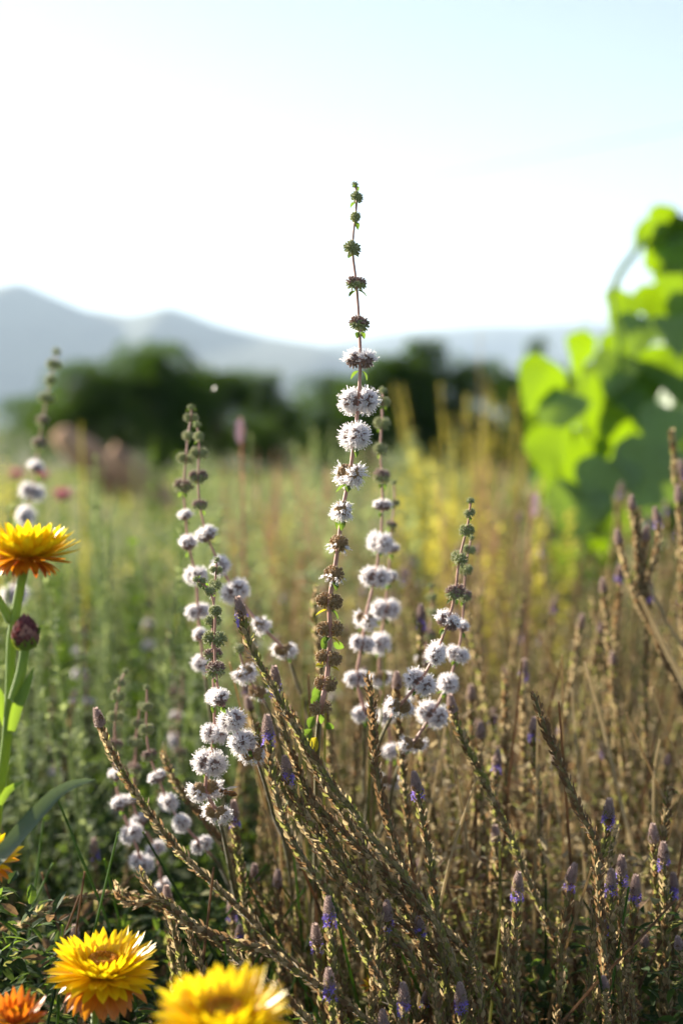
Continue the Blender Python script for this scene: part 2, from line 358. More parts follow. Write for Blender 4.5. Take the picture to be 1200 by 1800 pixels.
# ------------------------------------------------------------------ the big-leaved plant on the right
heart = lambda t: .47 * max(.015, (math.sin(math.pi * min(1, (t * .95 + .05) ** .52)) ** .95) if t < 1 else .015)
bl = leaf_tpl(heart, 9, 4, .22, .35, wave=.10)
blm = [MB() for _ in range(3)]
for k, (fo, cu) in enumerate(((.22, .35), (.35, .6), (.12, .15))):
    t_ = leaf_tpl(heart, 9, 4, fo, cu, wave=.08 + .05 * k); blm[k].add(t_[0], t_[1])
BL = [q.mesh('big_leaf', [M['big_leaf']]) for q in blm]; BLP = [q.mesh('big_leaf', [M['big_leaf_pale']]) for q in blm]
def big_plant():
    d0 = 2.45; base = at(1150, 1000, d0); base[2] = 0
    t = thing('large_leaved_plant', 'tall plant with large heart-shaped leaves glowing green in the backlight', 'plant', base)
    stems = []
    def stem(pts, r0, r1):
        c = catmull(np.array([at(*p) for p in pts]) - base, .03); mb = MB(); capped(mb, c, np.linspace(r0, r1, len(c)), 7)
        link('stem', mb.mesh('stem', [M['big_stem']]), t); return c
    c0 = base * 0
    def rooted(pts, r0, r1):
        c = catmull(np.vstack([[base * 0 + [rnd.uniform(-.1, .1), rnd.uniform(-.1, .1), -.02]], np.array([at(*p) for p in pts]) - base]), .03)
        mb = MB(); capped(mb, c, np.linspace(r0, r1, len(c)), 7); link('stem', mb.mesh('stem', [M['big_stem']]), t); return c
    stems = [rooted([(1180, 900, 2.5), (1190, 700, 2.5), (1200, 520, 2.5), (1185, 420, 2.5)], .010, .005),
             rooted([(1100, 900, 2.4), (1080, 760, 2.4), (1090, 640, 2.4), (1075, 510, 2.4)], .009, .003),
             rooted([(1010, 900, 2.4), (990, 760, 2.35), (985, 690, 2.35)], .008, .003),
             rooted([(1260, 900, 2.7), (1280, 700, 2.7), (1270, 500, 2.7)], .010, .004)]
    stem([(1075, 512, 2.4), (1090, 478, 2.4), (1118, 440, 2.42), (1140, 412, 2.45), (1175, 405, 2.48), (1190, 430, 2.5)], .0060, .0048)
    mats = []
    def leaf(px, py, d, L, direc, nrm, k=None, pale=False):
        p = at(px, py, d) - base; dv = np.array(direc, float); nv = np.array(nrm, float)
        f = frames(dv[None], nv[None])[0]
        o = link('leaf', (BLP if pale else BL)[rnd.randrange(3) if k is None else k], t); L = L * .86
        m = Matrix([list(f[0]), list(f[1]), list(f[2])]).to_4x4(); m.translation = Vector(p - f[:, 1] * L * .45)
        o.matrix_local = m @ Matrix.Diagonal((L * rnd.uniform(.9, 1.1), L, L, 1))
    # leaves one can pick out, backlit (facing the sun) and pale (sky sheen put into the colour)
    S = (-.5, .75, .42)
    for a in [(945, 682, 2.3, .125, (-.5, 0, -.8), (-.2, .95, .3)), (1018, 632, 2.32, .115, (-.55, .1, -.8), (-.5, .6, .6)),
              (985, 815, 2.25, .15, (-.1, -.1, -1), (-.3, .95, .2)), (1072, 775, 2.25, .12, (-.7, 0, -.6), (-.4, .8, .5)),
              (978, 722, 2.3, .11, (-.4, -.5, -.7), (.1, -.5, .85)), (1150, 842, 2.2, .17, (-.2, -.5, -.8), (.15, -.6, .8)),
              (1065, 860, 2.2, .13, (-.2, -.4, -.9), (0, -.5, .8)), (1150, 428, 2.45, .15, (-.7, -.1, -.5), (-.2, .75, .75)),
              (1195, 400, 2.5, .14, (.4, .2, -.3), (-.2, -.4, .9)), (1120, 590, 2.4, .10, (-.2, -.4, -.9), (.1, -.6, .7)),
              (1165, 548, 2.45, .13, (.1, -.2, -1), (-.4, .9, .2)), (1180, 480, 2.5, .13, (.3, -.2, -.9), (.2, -.6, .5)),
              (1080, 655, 2.4, .11, (-.3, -.5, -.8), (.1, -.55, .8)), (1115, 700, 2.4, .13, (.1, -.3, -1), (-.2, .9, .2)),
              (1060, 720, 2.4, .13, (-.2, -.3, -.9), (.3, -.8, .3)), (1190, 660, 2.4, .14, (.1, -.3, -1), (-.2, .9, .3)),
              (1165, 760, 2.35, .13, (-.3, -.4, -.8), (0, -.6, .8)), (950, 770, 2.4, .09, (-.5, -.2, -.8), (.2, .9, .1)),
              (1090, 545, 2.42, .09, (-.3, -.2, -.9), (.3, -.7, .4)), (1010, 905, 2.2, .13, (-.3, -.4, -.8), (0, -.5, .8)),
              (1080, 930, 2.2, .12, (.2, -.3, -.9), (-.3, .9, .3)), (1190, 590, 2.35, .10, (.1, -.5, -.8), (0, -.5, .8)),
              (1182, 432, 2.46, .15, (.3, -.3, -.8), (.2, -.8, .3)), (1150, 405, 2.5, .12, (-.8, .1, -.3), (-.1, .5, .9)), (1196, 520, 2.42, .13, (-.2, -.3, -.9), (.3, -.8, .3))]:
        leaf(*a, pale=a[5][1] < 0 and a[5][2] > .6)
    for k in range(190):
        px = rnd.uniform(960, 1400); lo = np.interp(px, [960, 1060, 1140, 1165, 1200, 1400], [760, 610, 575, 460, 400, 420])
        py = rnd.uniform(lo + 25, 1010); d = rnd.uniform(2.44, 3.2)
        leaf(px, py, d, rnd.uniform(.07, .13), (rnd.uniform(-.7, .7), rnd.uniform(-.6, .5), rnd.uniform(-1, -.1)),
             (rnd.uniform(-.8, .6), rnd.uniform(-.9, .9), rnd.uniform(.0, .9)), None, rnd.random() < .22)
big_plant()

# ------------------------------------------------------------------ mint whorls
def calyx_tpl(flare, hole):
    s = 6; a = np.arange(s) / s * 2 * np.pi; V = []; F = []
    prof = [(.0, .10), (.35, .26), (.75, .30), (1.0, .28 * flare)]
    if hole: prof += [(.97, .16), (.75, .10)]
    else: prof += [(1.12, .12)]
    for y, r_ in prof:
        for q in a: V.append((r_ * math.cos(q), y, r_ * math.sin(q)))
    for i in range(len(prof) - 1):
        for j in range(s): F.append((i * s + j, i * s + (j + 1) % s, (i + 1) * s + (j + 1) % s, (i + 1) * s + j))
    return np.array(V), np.array(F), np.zeros(len(F), int)
CAL_B, CAL_D = calyx_tpl(.85, False), calyx_tpl(1.25, True)
def floret_tpl():
    V = []; F = []
    for k in range(4):                                   # four spreading corolla lobes
        a = k * math.pi / 2 + .4; c, s = math.cos(a), math.sin(a); px_, pz_ = -s, c
        b = len(V)
        for (rad, y, hw) in ((.05, 0, .07), (.22, .48, .17), (.44, .78, .06)):
            V += [(c * rad + px_ * hw, y, s * rad + pz_ * hw), (c * rad - px_ * hw, y, s * rad - pz_ * hw)]
        F += [(b, b + 1, b + 3, b + 2), (b + 2, b + 3, b + 5, b + 4)]
    for k in range(3):                                   # long stamens
        a = k * 2.1 + 1; c, s = math.cos(a), math.sin(a); b = len(V)
        for (rad, y, hw) in ((.04, .1, .035), (.20, .75, .03), (.32, 1.12, .028), (.34, 1.2, .085), (.36, 1.32, .02)):
            V += [(c * rad - s * hw, y, s * rad + c * hw), (c * rad + s * hw, y, s * rad - c * hw)]
        F += [(b + 2 * i, b + 1 + 2 * i, b + 3 + 2 * i, b + 2 + 2 * i) for i in range(4)]
    return np.array(V), np.array(F), np.zeros(len(F), int)
FLORET = floret_tpl()
HAIR = (np.array([(-.03, 0, 0), (.03, 0, 0), (0, 1, 0)]), np.array([(0, 1, 2)]), np.zeros(1, int))
def fib(n, g):
    i = np.arange(n) + .5; ph = np.arccos(1 - 2 * i / n); th = math.pi * (1 + 5 ** .5) * i + g.uniform(0, 6)
    return np.stack([np.cos(th) * np.sin(ph), np.sin(th) * np.sin(ph), np.cos(ph)], -1)
WH = {}
def whorl_meshes(stage, var):
    """unit-radius whorl round the z axis: (calyx mesh, floret mesh or None)"""
    key = (stage, var)
    if key in WH: return WH[key]
    g = np.random.default_rng(stage * 31 + var); mc = MB(); mf = MB(); any_f = False
    lobes = ((1, .40, .60), (-1, .40, .60)) if stage not in (0,) else ((1, .2, .7), (-1, .2, .7))
    for sgn, off, lr in lobes:
        n = {0: 16, 1: 50, 2: 62, 3: 80, 4: 105, 5: 84, 6: 62, 7: 56}[stage]
        d = norm(fib(n, g) + g.normal(size=(n, 3)) * .10)
        d = d[d[:, 0] * sgn > -.55]
        if stage in (1, 2, 3): d = norm(d + [0, 0, .22])
        c = np.array([sgn * off, g.uniform(-.06, .06), g.uniform(-.04, .05)])
        lob = np.array([1, 1.05, 1.0]) * (lr if stage < 4 else lr * .98)
        ext = {0: .95, 1: 1, 2: 1, 3: .82, 4: .70, 5: .74, 6: .98, 7: 1}[stage]
        L = {0: .55, 1: .46, 2: .42, 3: .38, 4: .36, 5: .42, 6: .46, 7: .46}[stage] * g.uniform(.85, 1.15, len(d))
        tip = c + d * lob * (ext * g.uniform(.92, 1.05, (len(d), 1)))
        base = tip - d * L[:, None]
        wd = {0: .66, 1: .60, 2: .60, 3: .5, 4: .45, 5: .5, 6: .5, 7: .52}[stage]
        fr = frames(d, norm(g.normal(size=d.shape))) * np.stack([L * 0 + wd * .4, L, L * 0 + wd * .4], -1)[:, None, :]
        dryf = stage >= 5
        mi = np.zeros(len(d), int)
        if stage == 2: mi = (d[:, 2] > g.uniform(-.5, .5, len(d))).astype(int)
        mc.scatter(CAL_D if dryf else CAL_B, fr, base, mi)
        cz = np.linspace(-1, 1, 7); cr = np.sqrt(np.maximum(0, 1 - cz ** 2)) * lr * .62 + .01
        capped(mc, c + np.stack([cz * 0, cz * 0, cz * lr * .6], -1), cr, 8, 0)
        # fine hairs on the calyces
        for q in range(9 if stage < 3 else 5):
            hd = norm(d + g.normal(size=d.shape) * .55); hp = base + d * (L * g.uniform(.5, 1, len(d)))[:, None]
            hf = frames(hd, norm(g.normal(size=d.shape))) * np.array([.35, .19 if stage < 3 else .13, .35])[None, None]
            mc.scatter(HAIR, hf, hp, np.full(len(d), 2))
        ang = np.abs(np.arctan2(d[:, 2], np.hypot(d[:, 0], d[:, 1])))
        if stage == 3: has = (d[:, 2] > -.12 + g.normal(size=len(d)) * .25)
        elif stage == 4: has = (g.uniform(size=len(d)) < .93)
        elif stage == 5: has = ((d[:, 2] < .62 + g.normal(size=len(d)) * .15) & ((d[:, 0] * sgn > .42 + g.normal(size=len(d)) * .15) | (d[:, 2] < -.38)))
        elif stage == 6: has = ((d[:, 2] < -.1) & (g.uniform(size=len(d)) < .33))
        else: has = np.zeros(len(d), bool)
        if has.any():
            any_f = True
            dd = d[has]; s = g.uniform(.25, .36, len(dd))
            fr = frames(norm(dd + g.normal(size=dd.shape) * .12), norm(g.normal(size=dd.shape))) * s[:, None, None]
            mf.scatter(FLORET, fr, tip[has] - dd * .03)
    mats = {0: ['calyx_green'] * 2, 1: ['calyx_green'] * 2, 2: ['calyx_green', 'calyx_plum'], 3: ['calyx_plum'] * 2, 4: ['calyx_plum'] * 2,
            5: ['calyx_dry'] * 2, 6: ['calyx_dry'] * 2, 7: ['calyx_dry'] * 2}[stage]
    WH[key] = (mc.mesh('flower_whorl', [M[q] for q in mats] + [M['hair']]), mf.mesh('white_florets', [M['petal_white']], False) if any_f else None)
    return WH[key]
ml = []
for k, (fo, cu) in enumerate(((.3, .5), (.15, .9), (.4, .2))):
    q = MB(); q.add(*leaf_tpl(ovate(.28), 7, 2, fo + .15, cu)[:2]); ml.append((q.mesh('mint_leaf', [M['leaf']]), None))
    ml[-1] = (ml[-1][0], q.mesh('yellow_mint_leaf', [M['leaf_yellow']]))

def ground_run(P, lean=None):
    """carry a traced stem on, from its last traced point down to its root"""
    P = np.asarray(P, float); e = P[-1]; dv = norm(P[-1] - P[-2])
    h = e[2]
    if h < .03: return P
    k = min(.10, h * .4); m1 = e + np.array([dv[0] * k * .8, dv[1] * k, min(-k * .7, dv[2] * k)])
    m1[2] = max(m1[2], .04)
    root = np.array([m1[0] + dv[0] * m1[2] * .35, m1[1] + dv[1] * m1[2] * .3 + .01, -.012])
    return np.vstack([P, m1, root])

def mint(label, nodes, d, via=(), leaf=10, group=None, dl=0.0, yellow=False, r0=.0013):
    """nodes: (px, py, stage, radius px) from the tip down; via: further stem points"""
    n = len(nodes) + len(via); ds = [d + dl * i / max(1, n - 1) for i in range(n)]
    W = [at(a[0], a[1], ds[i]) for i, a in enumerate(nodes)] + [at(a[0], a[1], ds[len(nodes) + i] + .035 * (i + 1)) for i, a in enumerate(via)]
    path = ground_run(W); root = path[-1].copy(); root[2] = 0
    t = thing('flowering_mint_stalk', label, 'mint', root, group)
    path = path - root; c = catmull(path, .006)
    L = np.concatenate([[0], np.cumsum(np.linalg.norm(np.diff(c, axis=0), axis=1))]); f = L / L[-1]
    mb = MB(); capped(mb, c, .00055 + np.minimum(1, f * 2.2) * (r0 - .00055), 6)
    zl = path[len(nodes) - 1][2]
    me = mb.mesh('mint_stem', [M['stem_pink'], M['stem_tan']])
    for pl in me.polygons:
        if pl.center.z < zl - .01: pl.material_index = 1
    link('stem', me, t)
    T = norm(np.gradient(c, axis=0))
    for i, (px, py, stg, rp) in enumerate(nodes):
        p = path[i]; k = np.argmin(np.linalg.norm(c - p, axis=1)); up = -T[k]; up = up / np.linalg.norm(up)
        rad = size(rp * (1.22 if stg < 3 else 1.06), ds[i])
        var = rnd.randrange(3); mc, mf = whorl_meshes(stg, var)
        th = rnd.uniform(-.5, .5) if i % 2 == 0 else rnd.uniform(.6, 1.4)
        if stg in (2, 5, 6, 7): th = rnd.uniform(-.45, .45)
        q = Vector(up).to_track_quat('Z', 'Y').to_matrix().to_4x4() @ Matrix.Rotation(th, 4, 'Z')
        m = q.copy(); m.translation = Vector(p)
        o = link('flower_whorl', mc, t); o.matrix_local = m @ Matrix.Diagonal((rad, rad * rnd.uniform(.9, 1), rad * rnd.uniform(.92, 1.1), 1))
        if mf is not None:
            link('white_florets', mf, o, True)
        if leaf and stg > 0 or (stg == 0 and leaf):
            ll = size(leaf * (.8 if stg < 2 else 1.0), ds[i]) * rnd.uniform(.8, 1.2)
            down = {0: -.3, 1: .1, 2: .5, 3: .8, 4: .8, 5: .7, 6: .6, 7: .5}[stg]
            for s in (0, math.pi):
                if stg >= 4 and rnd.random() < .2: continue
                a = th + s + rnd.uniform(-.5, .5) + (0 if stg < 3 else math.pi / 2 * rnd.choice((0, .5, 1)))
                dv = np.array(q.to_3x3() @ Vector((math.cos(a), math.sin(a), -down * rnd.uniform(.7, 1.3))))
                fr = frames(dv[None], np.array(up)[None])[0]
                b = p - up * rad * .55
                lo = link('leaf', ml[rnd.randrange(3)][1 if (yellow and stg == 7 and rnd.random() < .4) else 0], t)
                mm = Matrix([list(fr[0]), list(fr[1]), list(fr[2])]).to_4x4(); mm.translation = Vector(b + dv / np.linalg.norm(dv) * rad * (.1 if stg else 0))
                lo.matrix_local = mm @ Matrix.Diagonal((ll, ll, ll, 1))
    return t, path, root

def extra_leaf(t, root, px, py, d, lpx, dirpx, yellow=False, nrm=(-.3, -.8, .5)):
    p = at(px, py, d) - root; dv = np.array([dirpx[0], 0.15, -dirpx[1]], float); fr = frames(dv[None], np.array([nrm], float))[0]
    o = link('leaf', ml[rnd.randrange(3)][1 if yellow else 0], t); L = size(lpx, d)
    m = Matrix([list(fr[0]), list(fr[1]), list(fr[2])]).to_4x4(); m.translation = Vector(p); o.matrix_local = m @ Matrix.Diagonal((L, L, L, 1))

t, pth, root = mint('tallest mint stalk standing in the middle, green tip, white whorls, brown dry whorls below',
     [(624, 324, 0, 8), (627, 346, 1, 13), (624, 382, 1, 12), (619, 436, 1, 18), (626, 498, 2, 17), (631, 569, 2, 20), (633, 634, 3, 27),
      (630, 704, 4, 32), (623, 766, 4, 32), (615, 831, 5, 33), (602, 896, 5, 30), (595, 954, 6, 25), (587, 1008, 6, 23), (579, 1056, 7, 25),
      (580, 1106, 7, 23), (578, 1156, 7, 24), (573, 1202, 7, 22), (564, 1245, 7, 20)], FOCUS, [(558, 1300), (556, 1400)], 21, yellow=True, r0=.0015)
for a in [(580, 1120, 30, (-.6, .9), 0), (586, 1130, 22, (.9, .5), 0), (572, 1166, 20, (-1, .3), 1), (567, 1205, 34, (-.5, 1), 0), (562, 1222, 30, (-.5, .8), 0),
          (552, 1260, 26, (-.5, 1), 0), (556, 1296, 36, (-.4, 1), 1), (575, 1270, 22, (.5, .9), 0), (548, 1282, 30, (-.7, .9), 0)]:
    extra_leaf(t, root, a[0], a[1], FOCUS + rnd.uniform(0, .03), a[2] * 1.15, a[3], a[4], (-.3 + rnd.uniform(-.3, .3), -.9, .2))
mint('mint stalk just right of the tallest one, slightly blurred, green buds above white whorls',
     [(673, 686, 0, 9), (672, 706, 1, 12), (671, 745, 1, 14), (668, 789, 1, 15), (671, 838, 2, 17), (672, 890, 3, 16), (668, 953, 4, 25), (659, 1014, 4, 25),
      (642, 1088, 5, 26), (637, 1131, 4, 20), (627, 1193, 4, 20), (640, 1253, 4, 20)], .87, [(640, 1330)], 15)
mint('second blurred mint stalk twinned behind the one right of the tallest stalk',
     [(692, 848, 0, 7), (694, 884, 1, 8), (688, 922, 2, 9), (687, 965, 3, 14), (682, 1015, 3, 16), (677, 1071, 4, 24), (668, 1132, 4, 25), (667, 1192, 5, 22),
      (680, 1258, 4, 20), (687, 1320, 4, 20), (684, 1372, 5, 20)], .92, [(690, 1440)], 14)
mint('right-hand mint stalk bending left, sharp green tip, white whorls at mid height',
     [(827, 880, 0, 8), (825, 902, 1, 11), (820, 932, 1, 14), (807, 982, 1, 17), (800, 1041, 2, 18), (787, 1094, 3, 22), (766, 1148, 4, 26), (738, 1198, 4, 27),
      (702, 1241, 5, 25)], .76, [(680, 1275), (655, 1340), (645, 1420)], 14, dl=.03)
mint('mint stalk close behind the bending right-hand one, small buds and round white whorls',
     [(828, 945, 0, 7), (824, 966, 1, 10), (818, 1001, 1, 14), (815, 1047, 2, 15), (812, 1102, 3, 16), (804, 1150, 4, 20), (787, 1201, 4, 25), (760, 1255, 4, 27),
      (725, 1308, 5, 24)], .82, [(700, 1350), (680, 1430)], 13)
mint('faint blurred mint stalk between the tallest and the right-hand stalks',
     [(757, 1030, 0, 7), (758, 1050, 1, 10), (760, 1078, 1, 12), (752, 1114, 2, 13), (743, 1163, 3, 15), (730, 1215, 4, 18)], 1.0, [(715, 1300)], 12)
mint('left mint stalk of the blurred pair before the dark trees, taller one',
     [(336, 716, 0, 8), (336, 734, 1, 11), (330, 766, 1, 12), (327, 806, 1, 14), (323, 854, 2, 17), (326, 907, 3, 15), (331, 957, 3, 22), (344, 1012, 4, 24),
      (348, 1075, 4, 20), (352, 1118, 3, 17), (358, 1168, 4, 21)], .88, [(366, 1230), (380, 1330)], 13)
mint('right mint stalk of the blurred pair before the dark trees, curving right lower down',
     [(346, 746, 0, 8), (349, 768, 1, 12), (350, 797, 1, 14), (348, 838, 2, 15), (351, 888, 2, 14), (364, 942, 3, 20), (387, 994, 4, 23), (413, 1040, 4, 26),
      (456, 1098, 5, 26), (499, 1142, 5, 22)], .86, [(520, 1195), (545, 1270), (555, 1350)], 14)
mint('small sharp mint stalk with hooked green tip left of the brown spikes, white whorls below',
     [(344, 1018, 0, 7), (354, 1025, 1, 9), (369, 1040, 1, 12), (378, 1075, 1, 15), (377, 1124, 1, 19), (379, 1178, 2, 20), (387, 1229, 3, 22), (407, 1266, 4, 28),
      (427, 1304, 4, 29), (446, 1327, 5, 25)], .735, [(460, 1360), (480, 1430)], 14)
mint('mint stalk behind the hooked one, ending in a column of fluffy white whorls',
     [(381, 984, 0, 7), (380, 1002, 1, 10), (378, 1028, 1, 12), (374, 1092, 1, 13), (374, 1150, 2, 15), (376, 1228, 3, 20), (377, 1290, 4, 24), (368, 1341, 4, 30),
      (361, 1388, 5, 29), (381, 1428, 5, 26)], .765, [(395, 1480), (410, 1560)], 13)
mint('short mint stalk tipped by one half-brown whorl beside the purple-tipped spike',
     [(420, 1140, 1, 12), (430, 1182, 5, 24), (452, 1216, 6, 18)], .82, [(478, 1260), (500, 1340)], 14)
mint('left mint stalk of the shaded trio low beside the brown leaning spike',
     [(220, 1180, 0, 7), (212, 1200, 1, 9), (207, 1224, 1, 12), (203, 1261, 1, 13), (201, 1310, 2, 13), (203, 1364, 3, 16), (211, 1414, 3, 19), (231, 1466, 4, 21),
      (249, 1517, 4, 22)], .88, [(262, 1570)], 12)
mint('right mint stalk of the shaded trio, white whorls trailing behind the brown leaning spike',
     [(258, 1208, 0, 7), (258, 1243, 1, 11), (257, 1284, 1, 13), (263, 1329, 2, 14), (278, 1368, 3, 17), (296, 1411, 4, 21), (319, 1447, 4, 21), (354, 1485, 4, 19)],
     .85, [(390, 1530), (420, 1600)], 12)
mint('middle mint stalk of the shaded trio, mostly small buds',
     [(246, 1240, 0, 7), (242, 1273, 1, 11), (238, 1306, 1, 12), (237, 1351, 2, 14), (232, 1407, 3, 15), (246, 1444, 3, 17), (273, 1493, 4, 18), (285, 1560, 4, 16)],
     .92, [(295, 1640)], 12)
mint('tall blurred mint stalk rising above the yellow strawflower before the hill',
     [(100, 618, 0, 10), (95, 640, 1, 12), (88, 668, 1, 12), (82, 700, 1, 13), (75, 740, 2, 14), (68, 780, 2, 15), (63, 822, 3, 18), (57, 864, 4, 20), (45, 906, 4, 23),
      (38, 960, 4, 22), (25, 1045, 4, 24)], 1.2, [(30, 1150)], 14)
for i, (x, y, d, ln) in enumerate([(215, 1195, 1.2, 6), (295, 1095, 1.3, 6), (150, 1080, 1.4, 5), (320, 1180, 1.1, 4), (480, 1130, 1.25, 5), (590, 1080, 1.5, 5),
                                   (90, 1190, 1.25, 5), (560, 1010, 1.6, 6), (440, 990, 1.5, 6), (130, 1000, 1.5, 6), (250, 960, 1.6, 6)]):
    nd = []; xx = x
    for k in range(ln):
        nd.append((xx, y + k * 46 / d + k * 6, [0, 1, 1, 2, 3, 4, 4][k], [8, 11, 12, 14, 16, 20, 20][k] / d * .9)); xx += rnd.uniform(-8, 10)
    mint('blurred pale mint stalk deep in the green growth behind the focused stalks', nd, d, [(xx + 5, nd[-1][1] + 80)], 11, 'blurred mint stalks behind')

# ------------------------------------------------------------------ seed spikes
BR = leaf_tpl(lance(.25), 3, 1, .55, -.12)
def bloss_tpl():
    V = [(0, 0, 0)]; F = []
    for k in range(5):
        a = k / 5 * 2 * math.pi
        b = len(V)
        for da, rad, y in ((-.28, .5, .55), (0, 1.0, .5), (.28, .5, .55)):
            V.append((rad * math.cos(a + da), y, rad * math.sin(a + da)))
        F += [(0, b, b + 1, b + 2)]
    return np.array(V), np.array(F), np.zeros(len(F), int)
BLOS = bloss_tpl()
BMATS = ['bract_brown', 'bract_tan', 'bract_olive']
def spike_parts(c, t, kind, g, w_=.0028, r0=.0013, dens=1.0, zmin=.0, pal=(.45, .3, .25)):
    """c: curve from tip to root, relative to the thing. kind: dry, bud, bloom, curl"""
    L = np.concatenate([[0], np.cumsum(np.linalg.norm(np.diff(c, axis=0), axis=1))])
    T = -norm(np.gradient(c, axis=0))
    mb = MB(); capped(mb, c, np.interp(L, [0, .02, .3], [r0 * .5, r0, r0 * 1.35]), 6)
    link('stem', mb.mesh('spike_stem', [M['spike_core']]), t)
    head = 0 if kind == 'dry' else .008
    Lmax = L[-1] - zmin
    s = []; x = head
    while x < Lmax:
        s.append(x); x += .00062 / dens * (1 + .8 * min(1, x / .25))
    s = np.array(s); s = s + g.normal(size=len(s)) * .0004
    s = np.clip(s, 0, L[-1] - .002)
    P = np.stack([np.interp(s, L, c[:, k]) for k in range(3)], -1); TT = norm(np.stack([np.interp(s, L, T[:, k]) for k in range(3)], -1))
    az = np.arange(len(s)) * 2.4 + g.normal(size=len(s)) * .35
    X = norm(np.cross(TT, [0.1, 1, 0.05])); Y = np.cross(TT, X)
    rad = X * np.cos(az)[:, None] + Y * np.sin(az)[:, None]
    opn = g.uniform(.16, .55, len(s)) * np.where(g.uniform(size=len(s)) < .12, 2.2, 1)
    d = TT + rad * opn[:, None]
    taper = np.interp(s, [0, .006, .02, .3], [.55, .8, 1, 1.15]) if kind == 'dry' else 1.0
    ln = w_ * 1.5 * g.uniform(.7, 1.25, len(s)) * taper
    fr = frames(d, rad) * ln[:, None, None] * np.array([1.25, 1, 1])[None, None]
    mi = g.choice(3, len(s), p=pal)
    mb = MB(); mb.scatter(BR, fr, P + rad * r0 * .8, mi)
    link('bracts', mb.mesh('spike_bracts', [M[q] for q in BMATS]), t, True)
    if kind in ('bud', 'bloom'):
        n = 130; hl = .0100; u = (np.arange(n) + .5) / n; sl = u * hl
        P = np.stack([np.interp(sl, L, c[:, k]) for k in range(3)], -1); Td = T[0]
        X = norm(np.cross(Td, [0.1, 1, 0.05])); Y = np.cross(Td, X); az = np.arange(n) * 2.4
        rad = X * np.cos(az)[:, None] + Y * np.sin(az)[:, None]
        prof = w_ * .85 * np.sin(np.pi * np.clip(u * .55 + .05, 0, 1)) ** .6
        mb = MB(); fr = frames(Td + rad * (.45 + .7 * u[:, None]) * g.uniform(.6, 1.3, (n, 1)), rad) * (w_ * (.50 + .35 * u))[:, None, None] * np.array([1.3, 1, 1.2])
        mb.scatter(BR, fr, P + rad * (prof * .72)[:, None])
        cc = np.stack([np.interp(np.linspace(0, hl, 8), L, c[:, k]) for k in range(3)], -1)
        pr = np.linspace(0, 1, 8); capped(mb, cc, w_ * .62 * np.sin(np.pi * (pr * .55 + .05)) ** .6 + 1e-5, 8)
        link('bud', mb.mesh('spike_bud', [M['bud_grey']]), t)
    if kind == 'bloom':
        n = int(g.integers(10, 19)); sl = g.uniform(.0085, .0150, n); az = g.uniform(0, 6.28, n)
        P = np.stack([np.interp(sl, L, c[:, k]) for k in range(3)], -1); Td = T[1]
        X = norm(np.cross(Td, [0.1, 1, 0.05])); Y = np.cross(Td, X); rad = X * np.cos(az)[:, None] + Y * np.sin(az)[:, None]
        mb = MB(); mb.scatter(BLOS, frames(rad + Td * .4, norm(g.normal(size=rad.shape))) * (w_ * g.uniform(.55, .85, n))[:, None, None], P + rad * w_ * .8)
        link('blossoms', mb.mesh('spike_blossoms', [M['violet']], False), t, True)

